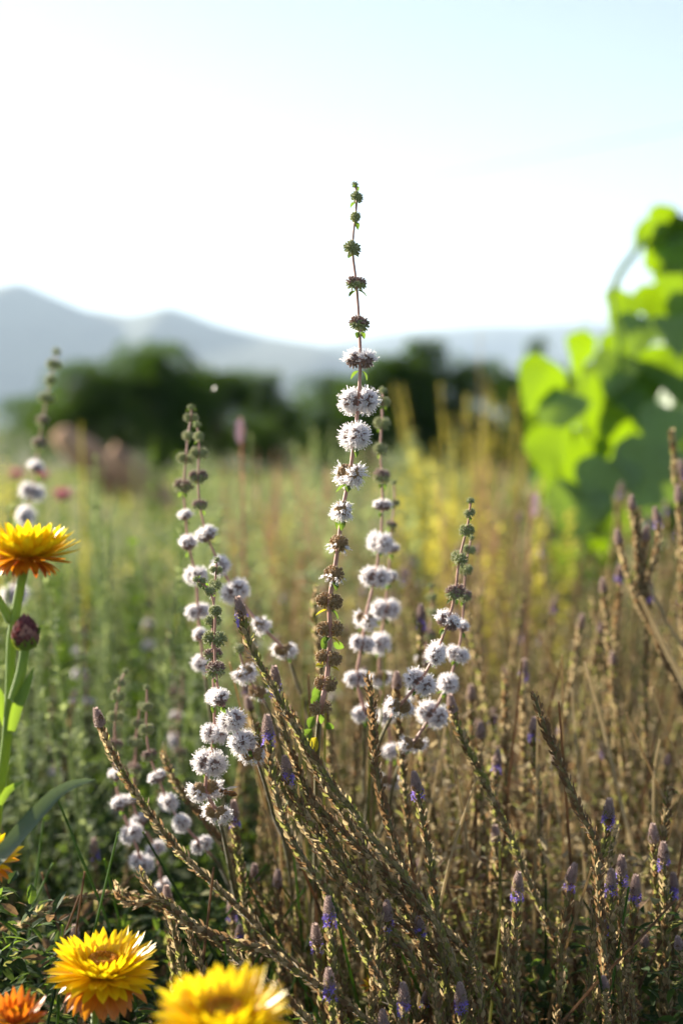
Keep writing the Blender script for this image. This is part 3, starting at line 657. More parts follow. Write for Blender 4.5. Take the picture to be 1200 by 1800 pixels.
def spike(label, pts, d, kind='dry', d2=None, seed=None, group=None, w_=.0028, pal=(.45, .3, .25), root_run=True):
    n = len(pts); d2 = d if d2 is None else d2
    W = np.array([at(p[0], p[1], d + (d2 - d) * i / max(1, n - 1)) for i, p in enumerate(pts)])
    path = ground_run(W) if root_run else W
    root = path[-1].copy(); 
    if root_run: root[2] = 0
    t = thing('seed_spike_stalk', label, 'flower spike', root, group)
    c = catmull(path - root, .004)
    spike_parts(c, t, kind, np.random.default_rng(seed if seed is not None else int(pts[0][0] * 7 + pts[0][1])), w_, pal=pal, zmin=.06 if root_run else 0)
    return t
BRN = (.62, .28, .10); OLV = (.28, .30, .42); TAN = (.30, .50, .20)
SP = [
 ('sharp leaning spike with violet tip, topmost of the brown fan', [(418, 1050), (428, 1098), (444, 1145), (470, 1192), (500, 1248), (540, 1312), (590, 1390), (640, 1455)], .725, 'bloom', None, OLV),
 ('spike with dark violet bud leaning on the topmost spike of the fan', [(482, 1172), (486, 1225), (500, 1285), (522, 1350), (560, 1430), (600, 1500)], .74, 'bloom', None, TAN),
 ('upright spike with grey bud ringed in violet, lowest front of the fan', [(469, 1258), (472, 1310), (480, 1370), (495, 1430), (522, 1492), (555, 1542), (585, 1590)], .705, 'bloom', None, OLV),
 ('dry spike with curled-over tip behind the grey budded one', [(458, 1282), (449, 1275), (452, 1292), (466, 1325), (490, 1375), (525, 1440), (570, 1510)], .74, 'dry', None, TAN),
 ('tan dry spike running between the violet-tipped ones of the fan', [(494, 1232), (515, 1270), (540, 1325), (575, 1390), (620, 1460)], .75, 'dry', None, TAN),
 ('reddish tan dry spike along the right edge of the fan', [(505, 1240), (530, 1290), (552, 1340), (590, 1410), (640, 1480)], .77, 'dry', None, BRN),
 ('short spike with dark bud low inside the fan', [(500, 1330), (508, 1372), (530, 1420), (570, 1485), (620, 1550)], .73, 'bloom', None, OLV),
 ('brown dry spike crossing low inside the fan', [(520, 1352), (545, 1400), (590, 1450), (650, 1510), (700, 1560)], .74, 'dry', None, BRN),
 ('dark brown dry spike crossing deeper inside the fan', [(480, 1335), (510, 1400), (550, 1460), (600, 1520), (660, 1580)], .745, 'dry', None, BRN),
 ('olive dry spike lowest inside the fan', [(540, 1420), (570, 1460), (620, 1520), (680, 1590)], .76, 'dry', None, OLV),
 ('slim olive dry spike threaded through the fan middle', [(585, 1390), (610, 1430), (640, 1480), (680, 1540)], .79, 'dry', None, TAN),
 ('upright dark rust spike right of the tallest mint stalk foot', [(645, 1185), (652, 1230), (656, 1290), (662, 1358), (678, 1430), (700, 1500), (716, 1560)], .735, 'dry', None, (.9, .08, .02)),
 ('blurred dark-budded spike behind the rust spike', [(697, 1182), (698, 1245), (705, 1330), (712, 1400), (720, 1480)], .82, 'bud', None, BRN),
 ('olive spike with dark bud leaning left below the right-hand mint stalk', [(790, 1222), (800, 1270), (825, 1322), (855, 1382), (885, 1450), (912, 1510)], .79, 'bud', None, OLV),
 ('sharp bare-tipped spike painted dark like shade, leaning left among the right-hand field', [(938, 1220), (951, 1262), (975, 1320), (1000, 1382), (1025, 1440), (1046, 1482), (1052, 1560)], .72, 'dry', None, (.95, .04, .01)),  # nearly all brown bracts: the shade on this spike put into its colour
 ('long brown spike leaning left across the shaded mint trio', [(168, 1246), (185, 1300), (216, 1360), (255, 1420), (292, 1470), (340, 1522), (400, 1578), (470, 1650)], .76, 'bud', None, TAN),
 ('blurred brown spike leaning behind the long left-leaning one', [(285, 1322), (306, 1372), (350, 1430), (392, 1485), (440, 1550)], .83, 'dry', None, BRN),
 ('grey dry branch with crooked tip reaching left above the strawflowers', [(247, 1528), (252, 1546), (268, 1566), (286, 1586), (312, 1612), (352, 1636), (420, 1660), (500, 1692)], .70, 'dry', None, (.35, .5, .15)),
 ('grey dry twig with upturned hook beside the crooked branch', [(205, 1552), (209, 1574), (222, 1587), (252, 1586), (284, 1582), (330, 1618), (400, 1672)], .70, 'dry', None, (.35, .5, .15)),
 ('arching pale dry branch entering at the shaded left side', [(290, 1600), (240, 1578), (195, 1572), (130, 1582), (78, 1600), (32, 1634), (0, 1642)], .80, 'dry', None, TAN),
 ('spike with tan bud and violet ring among the brown stems', [(727, 1358), (735, 1402), (745, 1455), (757, 1520), (767, 1600)], .74, 'bloom', None, OLV),
 ('rust-tipped spike above the dark low growth', [(652, 1518), (655, 1560), (663, 1602), (668, 1650), (662, 1700)], .72, 'dry', None, TAN),
 ('grey-budded spike leaning close on the rust-tipped spike', [(680, 1585), (679, 1640), (674, 1700)], .725, 'bloom', None, OLV),
 ('tall grey-budded spike with violet ring in the low front growth', [(577, 1578), (580, 1630), (585, 1680), (590, 1750), (600, 1800)], .70, 'bloom', None, OLV),
 ('spike with open violet head left of the tall grey-budded one', [(553, 1626), (559, 1680), (565, 1740), (572, 1800)], .71, 'bloom', None, OLV),
 ('violet-headed spike right below the tall grey-budded one', [(577, 1704), (580, 1745), (584, 1800)], .69, 'bloom', None, OLV),
 ('short grey-budded spike with violet blossoms at the meadow front', [(708, 1730), (710, 1765), (712, 1820)], .69, 'bloom', None, OLV),
 ('sunlit tan spike with pinkish tip at the meadow front', [(759, 1710), (765, 1755), (772, 1820)], .70, 'dry', None, TAN),
 ('dark spike with small violet head beside the sunlit tan one', [(808, 1730), (810, 1765), (812, 1820)], .70, 'bloom', None, OLV),
 ('dark brown-tipped spike beyond the small violet head', [(838, 1692), (842, 1740), (846, 1820)], .72, 'dry', None, OLV),
 ('grey bud tip barely rising at the meadow front', [(672, 1778), (676, 1830)], .69, 'bud', None, OLV),
 ('large grey-budded spike with blue ring beside the dark bare spike foot', [(1071, 1405), (1066, 1465), (1052, 1530), (1046, 1600), (1040, 1680)], .75, 'bloom', None, OLV),
 ('pale fuzzy sunlit spike tip next to the large grey bud', [(1086, 1450), (1078, 1475), (1070, 1520), (1062, 1600)], .77, 'dry', None, (.1, .8, .1)),
 ('grey-budded spike standing alone left in the right-hand low growth', [(911, 1535), (908, 1590), (905, 1680), (910, 1770)], .74, 'bloom', None, OLV),
 ('spike with blue blossoms on one side and bent bud', [(1010, 1520), (1001, 1550), (996, 1600), (988, 1650), (984, 1720)], .76, 'bloom', None, TAN),
 ('sunlit olive spike with flat violet head', [(1092, 1506), (1092, 1570), (1091, 1640), (1096, 1720)], .75, 'bloom', None, TAN),
 ('twin-headed dark spike, first head, violet tinged', [(1074, 1530), (1074, 1600), (1080, 1680), (1090, 1760)], .74, 'bloom', None, OLV),
 ('broad grey-budded spike by the sunlit olive one', [(1117, 1540), (1115, 1590), (1108, 1660), (1100, 1740)], .77, 'bloom', None, OLV),
 ('tall dark-budded spike by the drooping brown one', [(1147, 1450), (1150, 1520), (1155, 1600), (1160, 1700)], .78, 'bud', None, OLV),
 ('violet-ringed spike right of the tall dark-budded one', [(1165, 1482), (1168, 1550), (1170, 1625), (1172, 1720)], .77, 'bloom', None, TAN),
 ('grey bud at the right field edge', [(1183, 1536), (1184, 1590), (1185, 1700)], .80, 'bloom', None, OLV),
 ('drooping brown spike with nodding tip at the right field edge', [(1186, 1395), (1178, 1384), (1174, 1400), (1168, 1450), (1164, 1510), (1165, 1600)], .80, 'dry', None, BRN),
 ('small pale-pink-tipped spike beside the lone grey-budded one', [(886, 1620), (889, 1680), (892, 1760)], .74, 'dry', None, TAN),
 ('dark violet bud spike behind the leaning olive spike', [(870, 1452), (872, 1510), (880, 1580)], .84, 'bud', None, OLV),
 ('blurred pink-budded spike left of the dark bare spike', [(948, 1420), (946, 1480), (948, 1560)], .88, 'bud', None, TAN),
 ('blurred straight tan spike, left of the field trio', [(827, 1205), (828, 1280), (830, 1360), (834, 1450)], .95, 'bud', None, TAN),
 ('blurred straight tan spike with dark upper part, middle of the field trio', [(888, 1185), (887, 1260), (888, 1350), (890, 1450)], .95, 'dry', None, BRN),
 ('blurred straight tan spike with violet tip, tallest of the field trio', [(921, 1160), (919, 1240), (921, 1340), (922, 1440)], .97, 'bloom', None, TAN),
 ('blurred golden spike with violet head beside the dark bare spike', [(938, 1262), (938, 1310), (944, 1390), (948, 1450)], .86, 'bloom', None, TAN),
 ('blurred pink-tipped spike low in the field trio', [(875, 1320), (870, 1370), (868, 1450)], .86, 'bloom', None, TAN),
 ('blurred small grey-budded spike by the olive leaning one', [(845, 1270), (843, 1330), (845, 1400)], .88, 'bud', None, TAN),
 ('thin brown blurred spike left of the tallest mint stalk foot', [(556, 1030), (553, 1080), (558, 1130), (566, 1200)], .90, 'dry', None, TAN),
 ('tall rust spike rising highest before the big-leaved plant', [(1180, 756), (1186, 830), (1194, 920), (1198, 1020), (1202, 1120)], 1.05, 'dry', None, TAN),
 ('rust spike with violet top next to the tall rust spike', [(1196, 810), (1198, 900), (1200, 1000), (1203, 1100)], 1.1, 'bloom', None, TAN),
 ('first upright rust spike of the clump before the big-leaved plant', [(1109, 872), (1114, 930), (1120, 1000), (1128, 1060), (1160, 1130)], 1.0, 'bud', None, (.4, .58, .02)),
 ('second upright rust spike of the clump before the big-leaved plant', [(1122, 893), (1122, 950), (1124, 1010), (1130, 1065), (1160, 1135)], 1.0, 'dry', None, (.4, .58, .02)),
 ('rust spike with violet tip bending outward in the clump', [(1150, 893), (1158, 930), (1153, 970), (1142, 1010), (1134, 1068), (1162, 1140)], 1.0, 'bloom', None, (.4, .58, .02)),
 ('rust spike leaning left in the clump before the big-leaved plant', [(1083, 932), (1092, 975), (1106, 1020), (1122, 1062), (1158, 1132)], 1.0, 'bud', None, (.4, .58, .02)),
 ('short rust spike in the middle of the clump', [(1135, 926), (1132, 980), (1130, 1030), (1132, 1066), (1160, 1138)], 1.0, 'bud', None, (.4, .58, .02)),
 ('small violet-tipped spike in the shade behind the mint trio', [(165, 1475), (166, 1520), (172, 1580), (180, 1660)], .95, 'bloom', None, OLV),
 ('blue-headed spike beside the lowest fluffy mint whorl', [(410, 1408), (412, 1450), (420, 1510), (430, 1590)], .80, 'bloom', None, OLV),
 ('small violet bud spike behind the crooked grey branch', [(292, 1558), (296, 1600), (302, 1670)], .78, 'bud', None, OLV),
 ('pink-grey bud spike behind the large strawflower', [(131, 1628), (133, 1670), (138, 1740)], .80, 'bud', None, OLV),
 ('thin dry stalk hanging under the crooked grey branch', [(300, 1595), (306, 1640), (318, 1690), (326, 1730)], .72, 'dry', None, TAN),
 ('second thin dry stalk under the crooked grey branch', [(330, 1622), (338, 1660), (355, 1700), (362, 1740)], .73, 'dry', None, TAN),
 ('small blue-budded spike in shade between crooked branch and fan', [(406, 1580), (408, 1620), (412, 1700)], .85, 'bloom', None, OLV),
 ('dim brown spike standing in the shade under the leaning spikes', [(447, 1520), (448, 1580), (452, 1660)], .84, 'bud', None, BRN),
 ('dim pinkish bud spike in the shade under the leaning spikes', [(488, 1530), (488, 1590), (492, 1670)], .82, 'bud', None, BRN),
]
for k, (lab, pts, d, kind, d2, pal) in enumerate(SP):
    spike(lab, pts, d, kind, d2, 100 + k, pal=pal)

# free-standing copies for the field
protos = {}
for pal_n, pal in (('tan', TAN), ('brown', BRN), ('olive', OLV)):
    for kind in ('dry', 'bud', 'bloom'):
        g = np.random.default_rng(abs(hash((pal_n, kind))) % 1000 if False else len(protos) + 40)
        t = thing('seed_spike_stalk', 'x', 'flower spike')
        b = g.uniform(-.05, .05); H = .38
        c = catmull([(b, 0, H), (b * .7 + .008, .01, H * .72), (b * .2, 0, H * .35), (0, 0, -.01)], .005)
        spike_parts(c, t, kind, g, .0028, pal=pal, zmin=.05, dens=.85); protos[(pal_n, kind)] = t
FIELD = {(c, k): {'dry': 'bare %s seed spike', 'bud': 'budded %s seed spike', 'bloom': 'violet-ringed %s seed spike'}[k] % c for c in ('tan', 'brown', 'olive') for k in ('dry', 'bud', 'bloom')}
ZN = [(130, 'beyond the side-on yellow strawflower'), (320, 'before the brown rocks'), (450, 'behind the blurred mint pair'), (560, 'beyond the brown fan'),
      (690, 'behind the tallest mint stalk'), (790, 'behind the right-hand mint stalks'), (900, 'before the tall yellow clump'), (1060, 'below the big-leaved plant'), (9999, 'around the rust spike clump')]
ZF = [(560, 'in the low growth under the brown fan'), (700, 'in the low growth by the rust-tipped spike'), (860, 'in the low growth by the sunlit tan spike'),
      (1000, 'in the low growth by the lone budded spike'), (9999, 'in the low growth by the twin-headed spike')]
def zone(x, y):
    px = 600 + x / y * 2500
    if y < .87: return next(t for l, t in ZF if px < l)
    return ('close ' if y < 1.15 else 'well ' if y < 1.9 else 'far ') + next(t for l, t in ZN if px < l)
def relabel(o, what, x, y, h, tilt, tall, low):
    lean = 'leaning' if math.hypot(tilt[0], tilt[1]) > .13 else 'upright'; sz = 'tall ' if h > tall else 'short ' if h < low else ''
    o['label'] = sz + lean + ' ' + what + ', ' + zone(x, y); o['group'] = what + ' ' + zone(x, y)
used = set()
def place(key, x, y, h, rz, tilt):
    src = protos[key]
    o = src if key not in used else copy_tree(src)
    used.add(key); o.location = (x, y, 0); s = h / .38
    o.scale = (max(.75, min(1.25, s ** .4)),) * 2 + (s,)
    o.rotation_euler = (tilt[0], tilt[1], rz); relabel(o, FIELD[key], x, y, h, tilt, .34, .24)
N = 0
while N < 255:
    d = .96 + 2.3 * rnd.random() ** 1.5; px = rnd.uniform(380, 1380) if rnd.random() < .85 else rnd.uniform(-30, 420)
    if px < 620 and rnd.random() < .45: continue
    topmax = np.interp(px, [0, 300, 420, 600, 760, 850, 950, 1050, 1250], [.30, .28, .34, .37, .37, .40, .43, .44, .46])
    h = topmax * rnd.uniform(.55, 1.0)
    p = at(px, 900, d)
    kk = rnd.choices(['tan', 'brown', 'olive'], [.6, .25, .15] if px > 500 else [.2, .2, .6])[0]
    key = (kk, rnd.choices(['dry', 'bud', 'bloom'], [.4, .3, .3])[0])
    place(key, p[0], p[1], h, rnd.uniform(0, 6.28), (rnd.gauss(0, .10), rnd.gauss(.02, .12))); N += 1
for key in protos:
    if key not in used: place(key, .5, 1.6, .3, 0, (0, 0))
# low shaded spikes among the front growth
for k in range(46):
    px = rnd.uniform(430, 1230); d = rnd.uniform(.70, .88); p = at(px, 900, d)
    h = CAM_Z - (rnd.uniform(1560, 1800) - 750) / 2500 * d
    place(('olive', rnd.choice(['dry', 'bud', 'bloom'])) if rnd.random() < .7 else ('brown', rnd.choice(['dry', 'bud'])), p[0], p[1], h, rnd.uniform(0, 6.28), (rnd.gauss(0, .1), rnd.gauss(0, .15)))

# pale thin dry stems crossing the right-hand field
def thin(label, pts, d, r_=.0011):
    W = ground_run(np.array([at(p[0], p[1], d) for p in pts])); root = W[-1].copy(); root[2] = 0
    c = catmull(W - root, .01); mb = MB(); capped(mb, c, np.linspace(r_ * .7, r_ * 1.3, len(c)), 6)
    o = link('dry_stem', mb.mesh('dry_stem', [M['dry_grass']])); o.location = root; o['label'] = label; o['category'] = 'stem'
thin('pale dry stem slanting through the field behind the dark bare spike', [(1028, 1165), (1050, 1240), (1072, 1330), (1090, 1410), (1118, 1520)], .90, .0014)
thin('pale dry stem slanting below the rust clump', [(1126, 1050), (1150, 1100), (1176, 1155), (1200, 1200)], .98, .0022)
thin('short pale dry stem bent beside the big-leaved plant', [(1140, 1030), (1160, 1070), (1180, 1110), (1215, 1160)], .99, .0015)
thin('thin yellowish grass stem standing at the right field edge', [(1160, 1300), (1150, 1350), (1148, 1420), (1150, 1500)], .86, .0009)
thin('straight pale straw lying across the low brown growth', [(838, 1365), (820, 1420), (800, 1480), (780, 1560)], .80, .0010)

# ------------------------------------------------------------------ mid-distance leafy stalks
LS = leaf_tpl(lance(.18), 3, 1, .3, .4); OV = leaf_tpl(ovate(.33), 3, 1, .25, .4)
def leafy(name, label, cat, matn, stemm, tpl, n, L, spread, g, stalks=1, H=.4, group=None, tops=None):
    t = thing(name, label, cat, (0, 0, 0), group)
    for k in range(stalks):
        bx, by = (g.normal(size=2) * spread if stalks > 1 else (0, 0)); hh = H * (g.uniform(.7, 1) if stalks > 1 else 1)
        c = catmull([(bx * .4, by * .4, -.01), (bx * .8, by * .8, hh * .5), (bx * 1.1 + g.normal() * .01, by * 1.1, hh)], .03)
        mb = MB(); capped(mb, c, np.linspace(.0025, .0008, len(c)), 5, 1)
        f = g.uniform(.12, 1, n) ** .7; s = f * (len(c) - 1); i0 = np.minimum(s.astype(int), len(c) - 2); P = c[i0] + (c[i0 + 1] - c[i0]) * (s - i0)[:, None]
        a = g.uniform(0, 6.28, n); d = np.stack([np.cos(a), np.sin(a), g.uniform(.2, 1.3, n)], -1)
        fr = frames(d) * (L * (1.25 - f * .75) * g.uniform(.7, 1.2, n))[:, None, None]
        mb.scatter(tpl, fr, P, np.zeros(n, int)); link('stalk', mb.mesh('leafy_stalk', [M[matn], M[stemm]]), t)
    return t
def scatter_things(proto, spots):
    proto['what'] = proto['label']
    for k, (x, y, s, rz) in enumerate(spots):
        o = proto if k == 0 else copy_tree(proto); o.location = (x, y, 0); o.scale = (s, s, s); tl_ = (rnd.gauss(0, .08), rnd.gauss(0, .08)); o.rotation_euler = (*tl_, rz); relabel(o, proto['what'], x, y, s * .4, tl_, .42, .30)
def spots(n, px0, px1, d0, d1, h0, h1, H, pw=1.0):
    out = []
    for _ in range(n):
        d = d0 + (d1 - d0) * rnd.random() ** pw; p = at(rnd.uniform(px0, px1), 900, d); out.append((p[0], p[1], rnd.uniform(h0, h1) / H, rnd.uniform(0, 6.28)))
    return out
g = np.random.default_rng(5)
GRP = 'blurred herb stalks behind the mint'
scatter_things(leafy('sage_green_herb', 'grey-green leafy herb', 'herb', 'sage', 'sage', LS, 70, .035, 0, g, 1, .4, GRP), spots(60, 330, 570, 1.5, 4.5, .30, .445, .4) + spots(45, 570, 790, 1.5, 5, .34, .50, .4))
scatter_things(leafy('sage_green_herb', 'slim grey-green herb', 'herb', 'sage', 'sage', LS, 80, .018, 0, g, 1, .4, 'left thicket herbs'), spots(120, -60, 420, 1.0, 4, .22, .45, .4, 1.5) + spots(60, -800, -70, .85, 1.9, .30, .44, .4))  # second batch: unseen herbs left of the view, added to shade the low front
scatter_things(leafy('green_herb', 'bright green leafy herb', 'herb', 'lush', 'lush', OV, 60, .032, 0, g, 1, .4, 'bright green herbs'), spots(34, -60, 420, 1.2, 5, .22, .45, .4) + spots(34, -800, -70, .85, 1.9, .30, .42, .4))  # second batch again out of view, added for the shade it casts
scatter_things(leafy('yellow_flower_stalk', 'yellow-flowered stalk', 'flower', 'yellow_flower', 'lush', OV, 95, .028, 0, g, 1, .4, 'yellow stalks'), spots(26, 690, 780, 2.0, 3.6, .34, .46, .4) + spots(12, 420, 520, 2.0, 3.2, .26, .36, .4) + spots(10, 850, 1000, 1.8, 2.4, .30, .42, .4))
scatter_things(leafy('rusty_herb', 'rust-brown seeding stalk', 'herb', 'rust_stalk', 'rust_stalk', LS, 80, .016, 0, g, 1, .4, 'rusty stalks'), spots(44, 390, 640, 1.7, 4, .32, .45, .4) + spots(20, 760, 1010, 1.8, 3.2, .36, .47, .4))
t = leafy('tall_yellow_clump', 'tall clump of straight yellowish seed stalks before the dark trees', 'flower', 'yellow_flower', 'dry_grass', LS, 170, .020, .062, g, 22, .64)
p = at(845, 900, 3.0); t.location = (p[0], p[1], 0)
t = leafy('tall_seed_stalk', 'single tall pale seed stalk rising from the yellow clump above the trees', 'flower', 'dry_grass', 'dry_grass', LS, 90, .018, 0, g, 1, .70)
p = at(842, 900, 3.0); t.location = (p[0], p[1], 0)
t = leafy('faint_seed_stalk', 'very faint thin stalk against the sky left of the big-leaved plant', 'flower', 'sage', 'sage', LS, 24, .014, 0, g, 1, .72)
p = at(1022, 900, 2.4); t.location = (p[0], p[1], 0)
t = leafy('yellow_green_shrub', 'yellow-green herb clump at the left edge below the hill', 'herb', 'yellow_flower', 'lush', LS, 80, .03, .03, g, 5, .56); p = at(6, 900, 2.6); t.location = (p[0], p[1], 0)
for (x, top, d, nm, lab, mt) in [(430, 735, 1.35, 'purple_tipped_stalk', 'blurred tan stalk with purple tip left of the tallest mint stalk', 'rust_stalk'),
                                 (412, 760, 1.5, 'pale_green_stalk', 'blurred pale green stalk beside the purple-tipped one', 'sage'),
                                 (172, 800, 1.45, 'pale_green_stalk', 'blurred pale green spike rising before the brown rocks', 'sage'),
                                 (182, 890, 1.3, 'pale_green_stalk', 'blurred shorter pale green spike before the brown rocks', 'sage'),
                                 (140, 740, 2.2, 'yellow_green_stalk', 'blurred yellow-green stalk left of the brown rocks', 'yellow_flower'),
                                 (886, 865, 1.4, 'purple_tipped_stalk', 'blurred purple-tipped stalk right of the bending mint stalk', 'rust_stalk')]:
    H = CAM_Z - (top - 750) / 2500 * d; t = leafy(nm, lab, 'flower', mt, mt, LS, 170, .012, 0, g, 1, H); p = at(x, 900, d); t.location = (p[0], p[1], 0); t.rotation_euler = (0, rnd.gauss(.02, .03), 0)
    if 'purple' in nm:
        mb = MB(); n = 40; a = np.arange(n) * 2.4; z = np.linspace(H - .024, H - .003, n); pr = .0025 * np.sin(np.linspace(.3, 3, n))
        tp = np.array(t.children[0].data.vertices[-1].co)
        mb.scatter(OV, frames(np.stack([np.cos(a), np.sin(a), a * 0 + .9], -1)) * .006, np.stack([tp[0] + np.cos(a) * pr, tp[1] + np.sin(a) * pr, z], -1))
        link('purple_tip', mb.mesh('purple_tip', [M['mauve']]), t)

# ------------------------------------------------------------------ strawflowers
def petal_mesh(matn, wd, scoop, curl):
    shp = lambda t: wd * (.40 + .65 * min(1, t / .5)) * (1 if t < .55 else max(.04, math.cos((t - .55) / .45 * math.pi / 2) ** .8))
    q = MB(); q.add(*leaf_tpl(shp, 7, 2, scoop, curl)[:2]); return q.mesh('petal', [M[matn]])
PET = {(c, k): petal_mesh('straw_' + c, .14, .35, cu) for c in ('yellow', 'orange', 'red') for k, cu in enumerate((-.55, -.1, .35))}
for k, cu in enumerate((-.55, -.1, .35)): 
    q = MB(); q.add(*leaf_tpl(lance(.17), 6, 2, .35, cu)[:2]); PET[('pink', k)] = q.mesh('petal', [M['pink']])
def strawflower(name, label, cpos, axis, rad, stem_pts, rings, seed, disc=True, group=None, stem_r=.0022, root=None):
    """rings: (count, elevation deg of the petal base, length/rad, colour, curl key)"""
    g = random.Random(seed)
    W = np.vstack([[cpos], stem_pts]); W = ground_run(W) if root is None else np.vstack([W, [root]]); rt = W[-1].copy(); rt[2] = 0
    t = thing(name, label, 'flower', rt, group); c = catmull(W - rt, .008); mb = MB(); capped(mb, c, np.linspace(stem_r * .8, stem_r * 1.25, len(c)), 9)
    link('stem', mb.mesh('straw_stem', [M['straw_stem']]), t)
    q = Vector(axis).to_track_quat('Z', 'Y').to_matrix().to_4x4(); q.translation = Vector(cpos - rt)
    for (n, el, ln, col, ck) in rings:
        off = g.uniform(0, 6.28)
        for k in range(n):
            a = off + (k + g.uniform(-.25, .25)) / n * 2 * math.pi; e = R(el + g.uniform(-7, 7)); L = rad * ln * g.uniform(.9, 1.1)
            dv = Vector((math.cos(a) * math.cos(e), math.sin(a) * math.cos(e), math.sin(e)))
            fr = frames(np.array(dv)[None], np.array([[-math.cos(a) * .3, -math.sin(a) * .3, 1.0]]), np.array([g.uniform(-.15, .15)]))[0]
            m = Matrix([list(fr[0]), list(fr[1]), list(fr[2])]).to_4x4(); b0 = rad * .25; L *= .80
            m.translation = Vector((math.cos(a) * b0, math.sin(a) * b0, rad * .10 * (el / 60) + rad * .05))
            o = link('petal', PET[(col, ck)], t); o.matrix_local = q @ m @ Matrix.Diagonal((L * g.uniform(.9, 1.15), L, L, 1))
    if disc:
        mb = MB(); cc = np.array([(0, 0, z) for z in (-.22, -.05, .06, .24, .28, .25)]) * rad
        capped(mb, cc, np.array([.03, .16, .20, .24, .17, .12]) * rad, 18)
        n = 140; i = np.arange(n); rr_ = np.sqrt((i + .5) / n); aa = i * 2.39996; pos = np.stack([np.cos(aa) * rr_ * .27, np.sin(aa) * rr_ * .27, .23 + .10 * np.exp(-((rr_ - .72) / .25) ** 2)], -1) * rad
        dirs = np.stack([np.cos(aa) * rr_ * .5, np.sin(aa) * rr_ * .5, np.ones(n)], -1)
        mb.scatter(CAL_D, frames(dirs) * rad * .085, pos, (rr_ < .45).astype(int))
        o = link('flower_centre', mb.mesh('flower_centre', [M['straw_disc'], M['straw_disc_in']]), t); o.matrix_local = q
    return t, rt
FULL = [(16, -50, .85, 'orange', 2), (20, -28, .98, 'orange', 2), (24, -8, 1.0, 'yellow', 1), (26, 8, 1.0, 'yellow', 1), (26, 20, .92, 'yellow', 0), (24, 32, .76, 'yellow', 0), (22, 45, .55, 'yellow', 0), (20, 60, .34, 'yellow', 0)]
strawflower('strawflower', 'large open yellow strawflower with orange centre beside the crooked grey branch', at(181, 1717, .665), (.05, -.10, .99), size(93, .665),
            [at(172, 1775, .665), at(165, 1840, .665)], FULL, 1, root=np.array([*at(160, 1900, .68)[:2], -.01]))
strawflower('strawflower', 'blurred yellow strawflower with dark orange centre, largest bloom at the meadow front', at(394, 1808, .52), (.02, -.17, .98), size(116, .52),
            [at(392, 1870, .53), at(385, 1950, .54)], FULL, 2, root=np.array([*at(380, 1900, .57)[:2], -.01]))
t, rt = strawflower('strawflower', 'tall side-on yellow strawflower with rusty lower petals and maroon bud on its stem', at(46, 985, .64), (.03, .10, 1), size(76, .64),
    [at(38, 1022, .64), at(28, 1075, .64), at(20, 1130, .64), at(18, 1210, .64), at(12, 1300, .645), at(2, 1380, .65), at(-10, 1480, .66)],
    [(12, -42, .62, 'red', 2), (16, -22, .85, 'orange', 2), (20, -6, 1.0, 'orange', 1), (24, 6, 1.08, 'yellow', 0), (26, 18, 1.05, 'yellow', 0), (26, 30, 1.0, 'yellow', 0), (24, 42, .92, 'yellow', 0), (20, 56, .75, 'yellow', 0)], 3, stem_r=.0026)
def side(t, rt, pts, d, r_, nm='branch', m='straw_stem'):
    c = catmull(np.array([at(a, b, d) for a, b in pts]) - rt, .005); mb = MB(); capped(mb, c, np.linspace(r_, r_ * .8, len(c)), 8); link(nm, mb.mesh(nm, [M[m]]), t); return c
side(t, rt, [(18, 1092), (2, 1062), (-20, 1030)], .64, .0022)
c = side(t, rt, [(24, 1230), (38, 1180), (45, 1132)], .632, .0026)
bp = at(45, 1118, .632) - rt; mb = MB(); n = 60; u = (np.arange(n) + .5) / n; a = np.arange(n) * 2.4; pr = np.sin(np.pi * (u * .75 + .05)) * .0030
mb.scatter(OV, frames(np.stack([np.cos(a) * (.25 + .9 * u), np.sin(a) * (.25 + .9 * u), np.ones(n)], -1), np.stack([np.cos(a), np.sin(a), a * 0], -1)) * np.array([.008, .008, .008]), np.stack([np.cos(a) * pr, np.sin(a) * pr, .003 - u * .010], -1) + bp, np.where(u > .85, 2, (rng.uniform(size=n) < .15 + .5 * u).astype(int)))
capped(mb, np.array([bp + [0, 0, z] for z in np.linspace(-.006, .007, 7)]), np.array([.002, .0035, .004, .0038, .003, .002, .0008]), 10)
link('bud', mb.mesh('straw_bud', [M['maroon'], M['bud_bract'], M['straw_stem']]), t)
def blade(t, rt, pts, d, wpx, m, seed=0, nm='leaf', tilt=0.3):
    ds = [d] * len(pts) if np.isscalar(d) else d
    c = catmull(np.array([at(a[0], a[1], ds[i]) for i, a in enumerate(pts)]) - rt, .006); n = len(c); T = norm(np.gradient(c, axis=0))
    sd = norm(np.cross(T, np.array([.2, -1, tilt]))); nn = np.cross(sd, T); f = np.linspace(0, 1, n); hw = size(wpx, d if np.isscalar(d) else d[0]) / 2 * np.clip(np.sin(np.pi * (f * .82 + .18)) ** .7, .03, 1)
    V = np.stack([c - sd * hw[:, None] + nn * hw[:, None] * .35, c, c + sd * hw[:, None] + nn * hw[:, None] * .35], 1).reshape(-1, 3)
    i = np.arange(n - 1)[:, None] * 3; j = np.arange(2)[None]; mb = MB(); mb.add(V, np.stack([i + j, i + j + 1, i + 3 + j + 1, i + 3 + j], -1).reshape(-1, 4)); link(nm, mb.mesh(nm, [M[m]]), t)
blade(t, rt, [(20, 1285), (30, 1245), (45, 1210), (60, 1172)], .63, 20, 'straw_leaf')
blade(t, rt, [(52, 1125), (62, 1112), (75, 1100)], .632, 12, 'straw_leaf')
blade(t, rt, [(15, 1290), (4, 1240), (-6, 1200)], .645, 18, 'straw_leaf')
blade(t, rt, [(0, 1415), (14, 1390), (42, 1373)], .64, 14, 'straw_leaf')
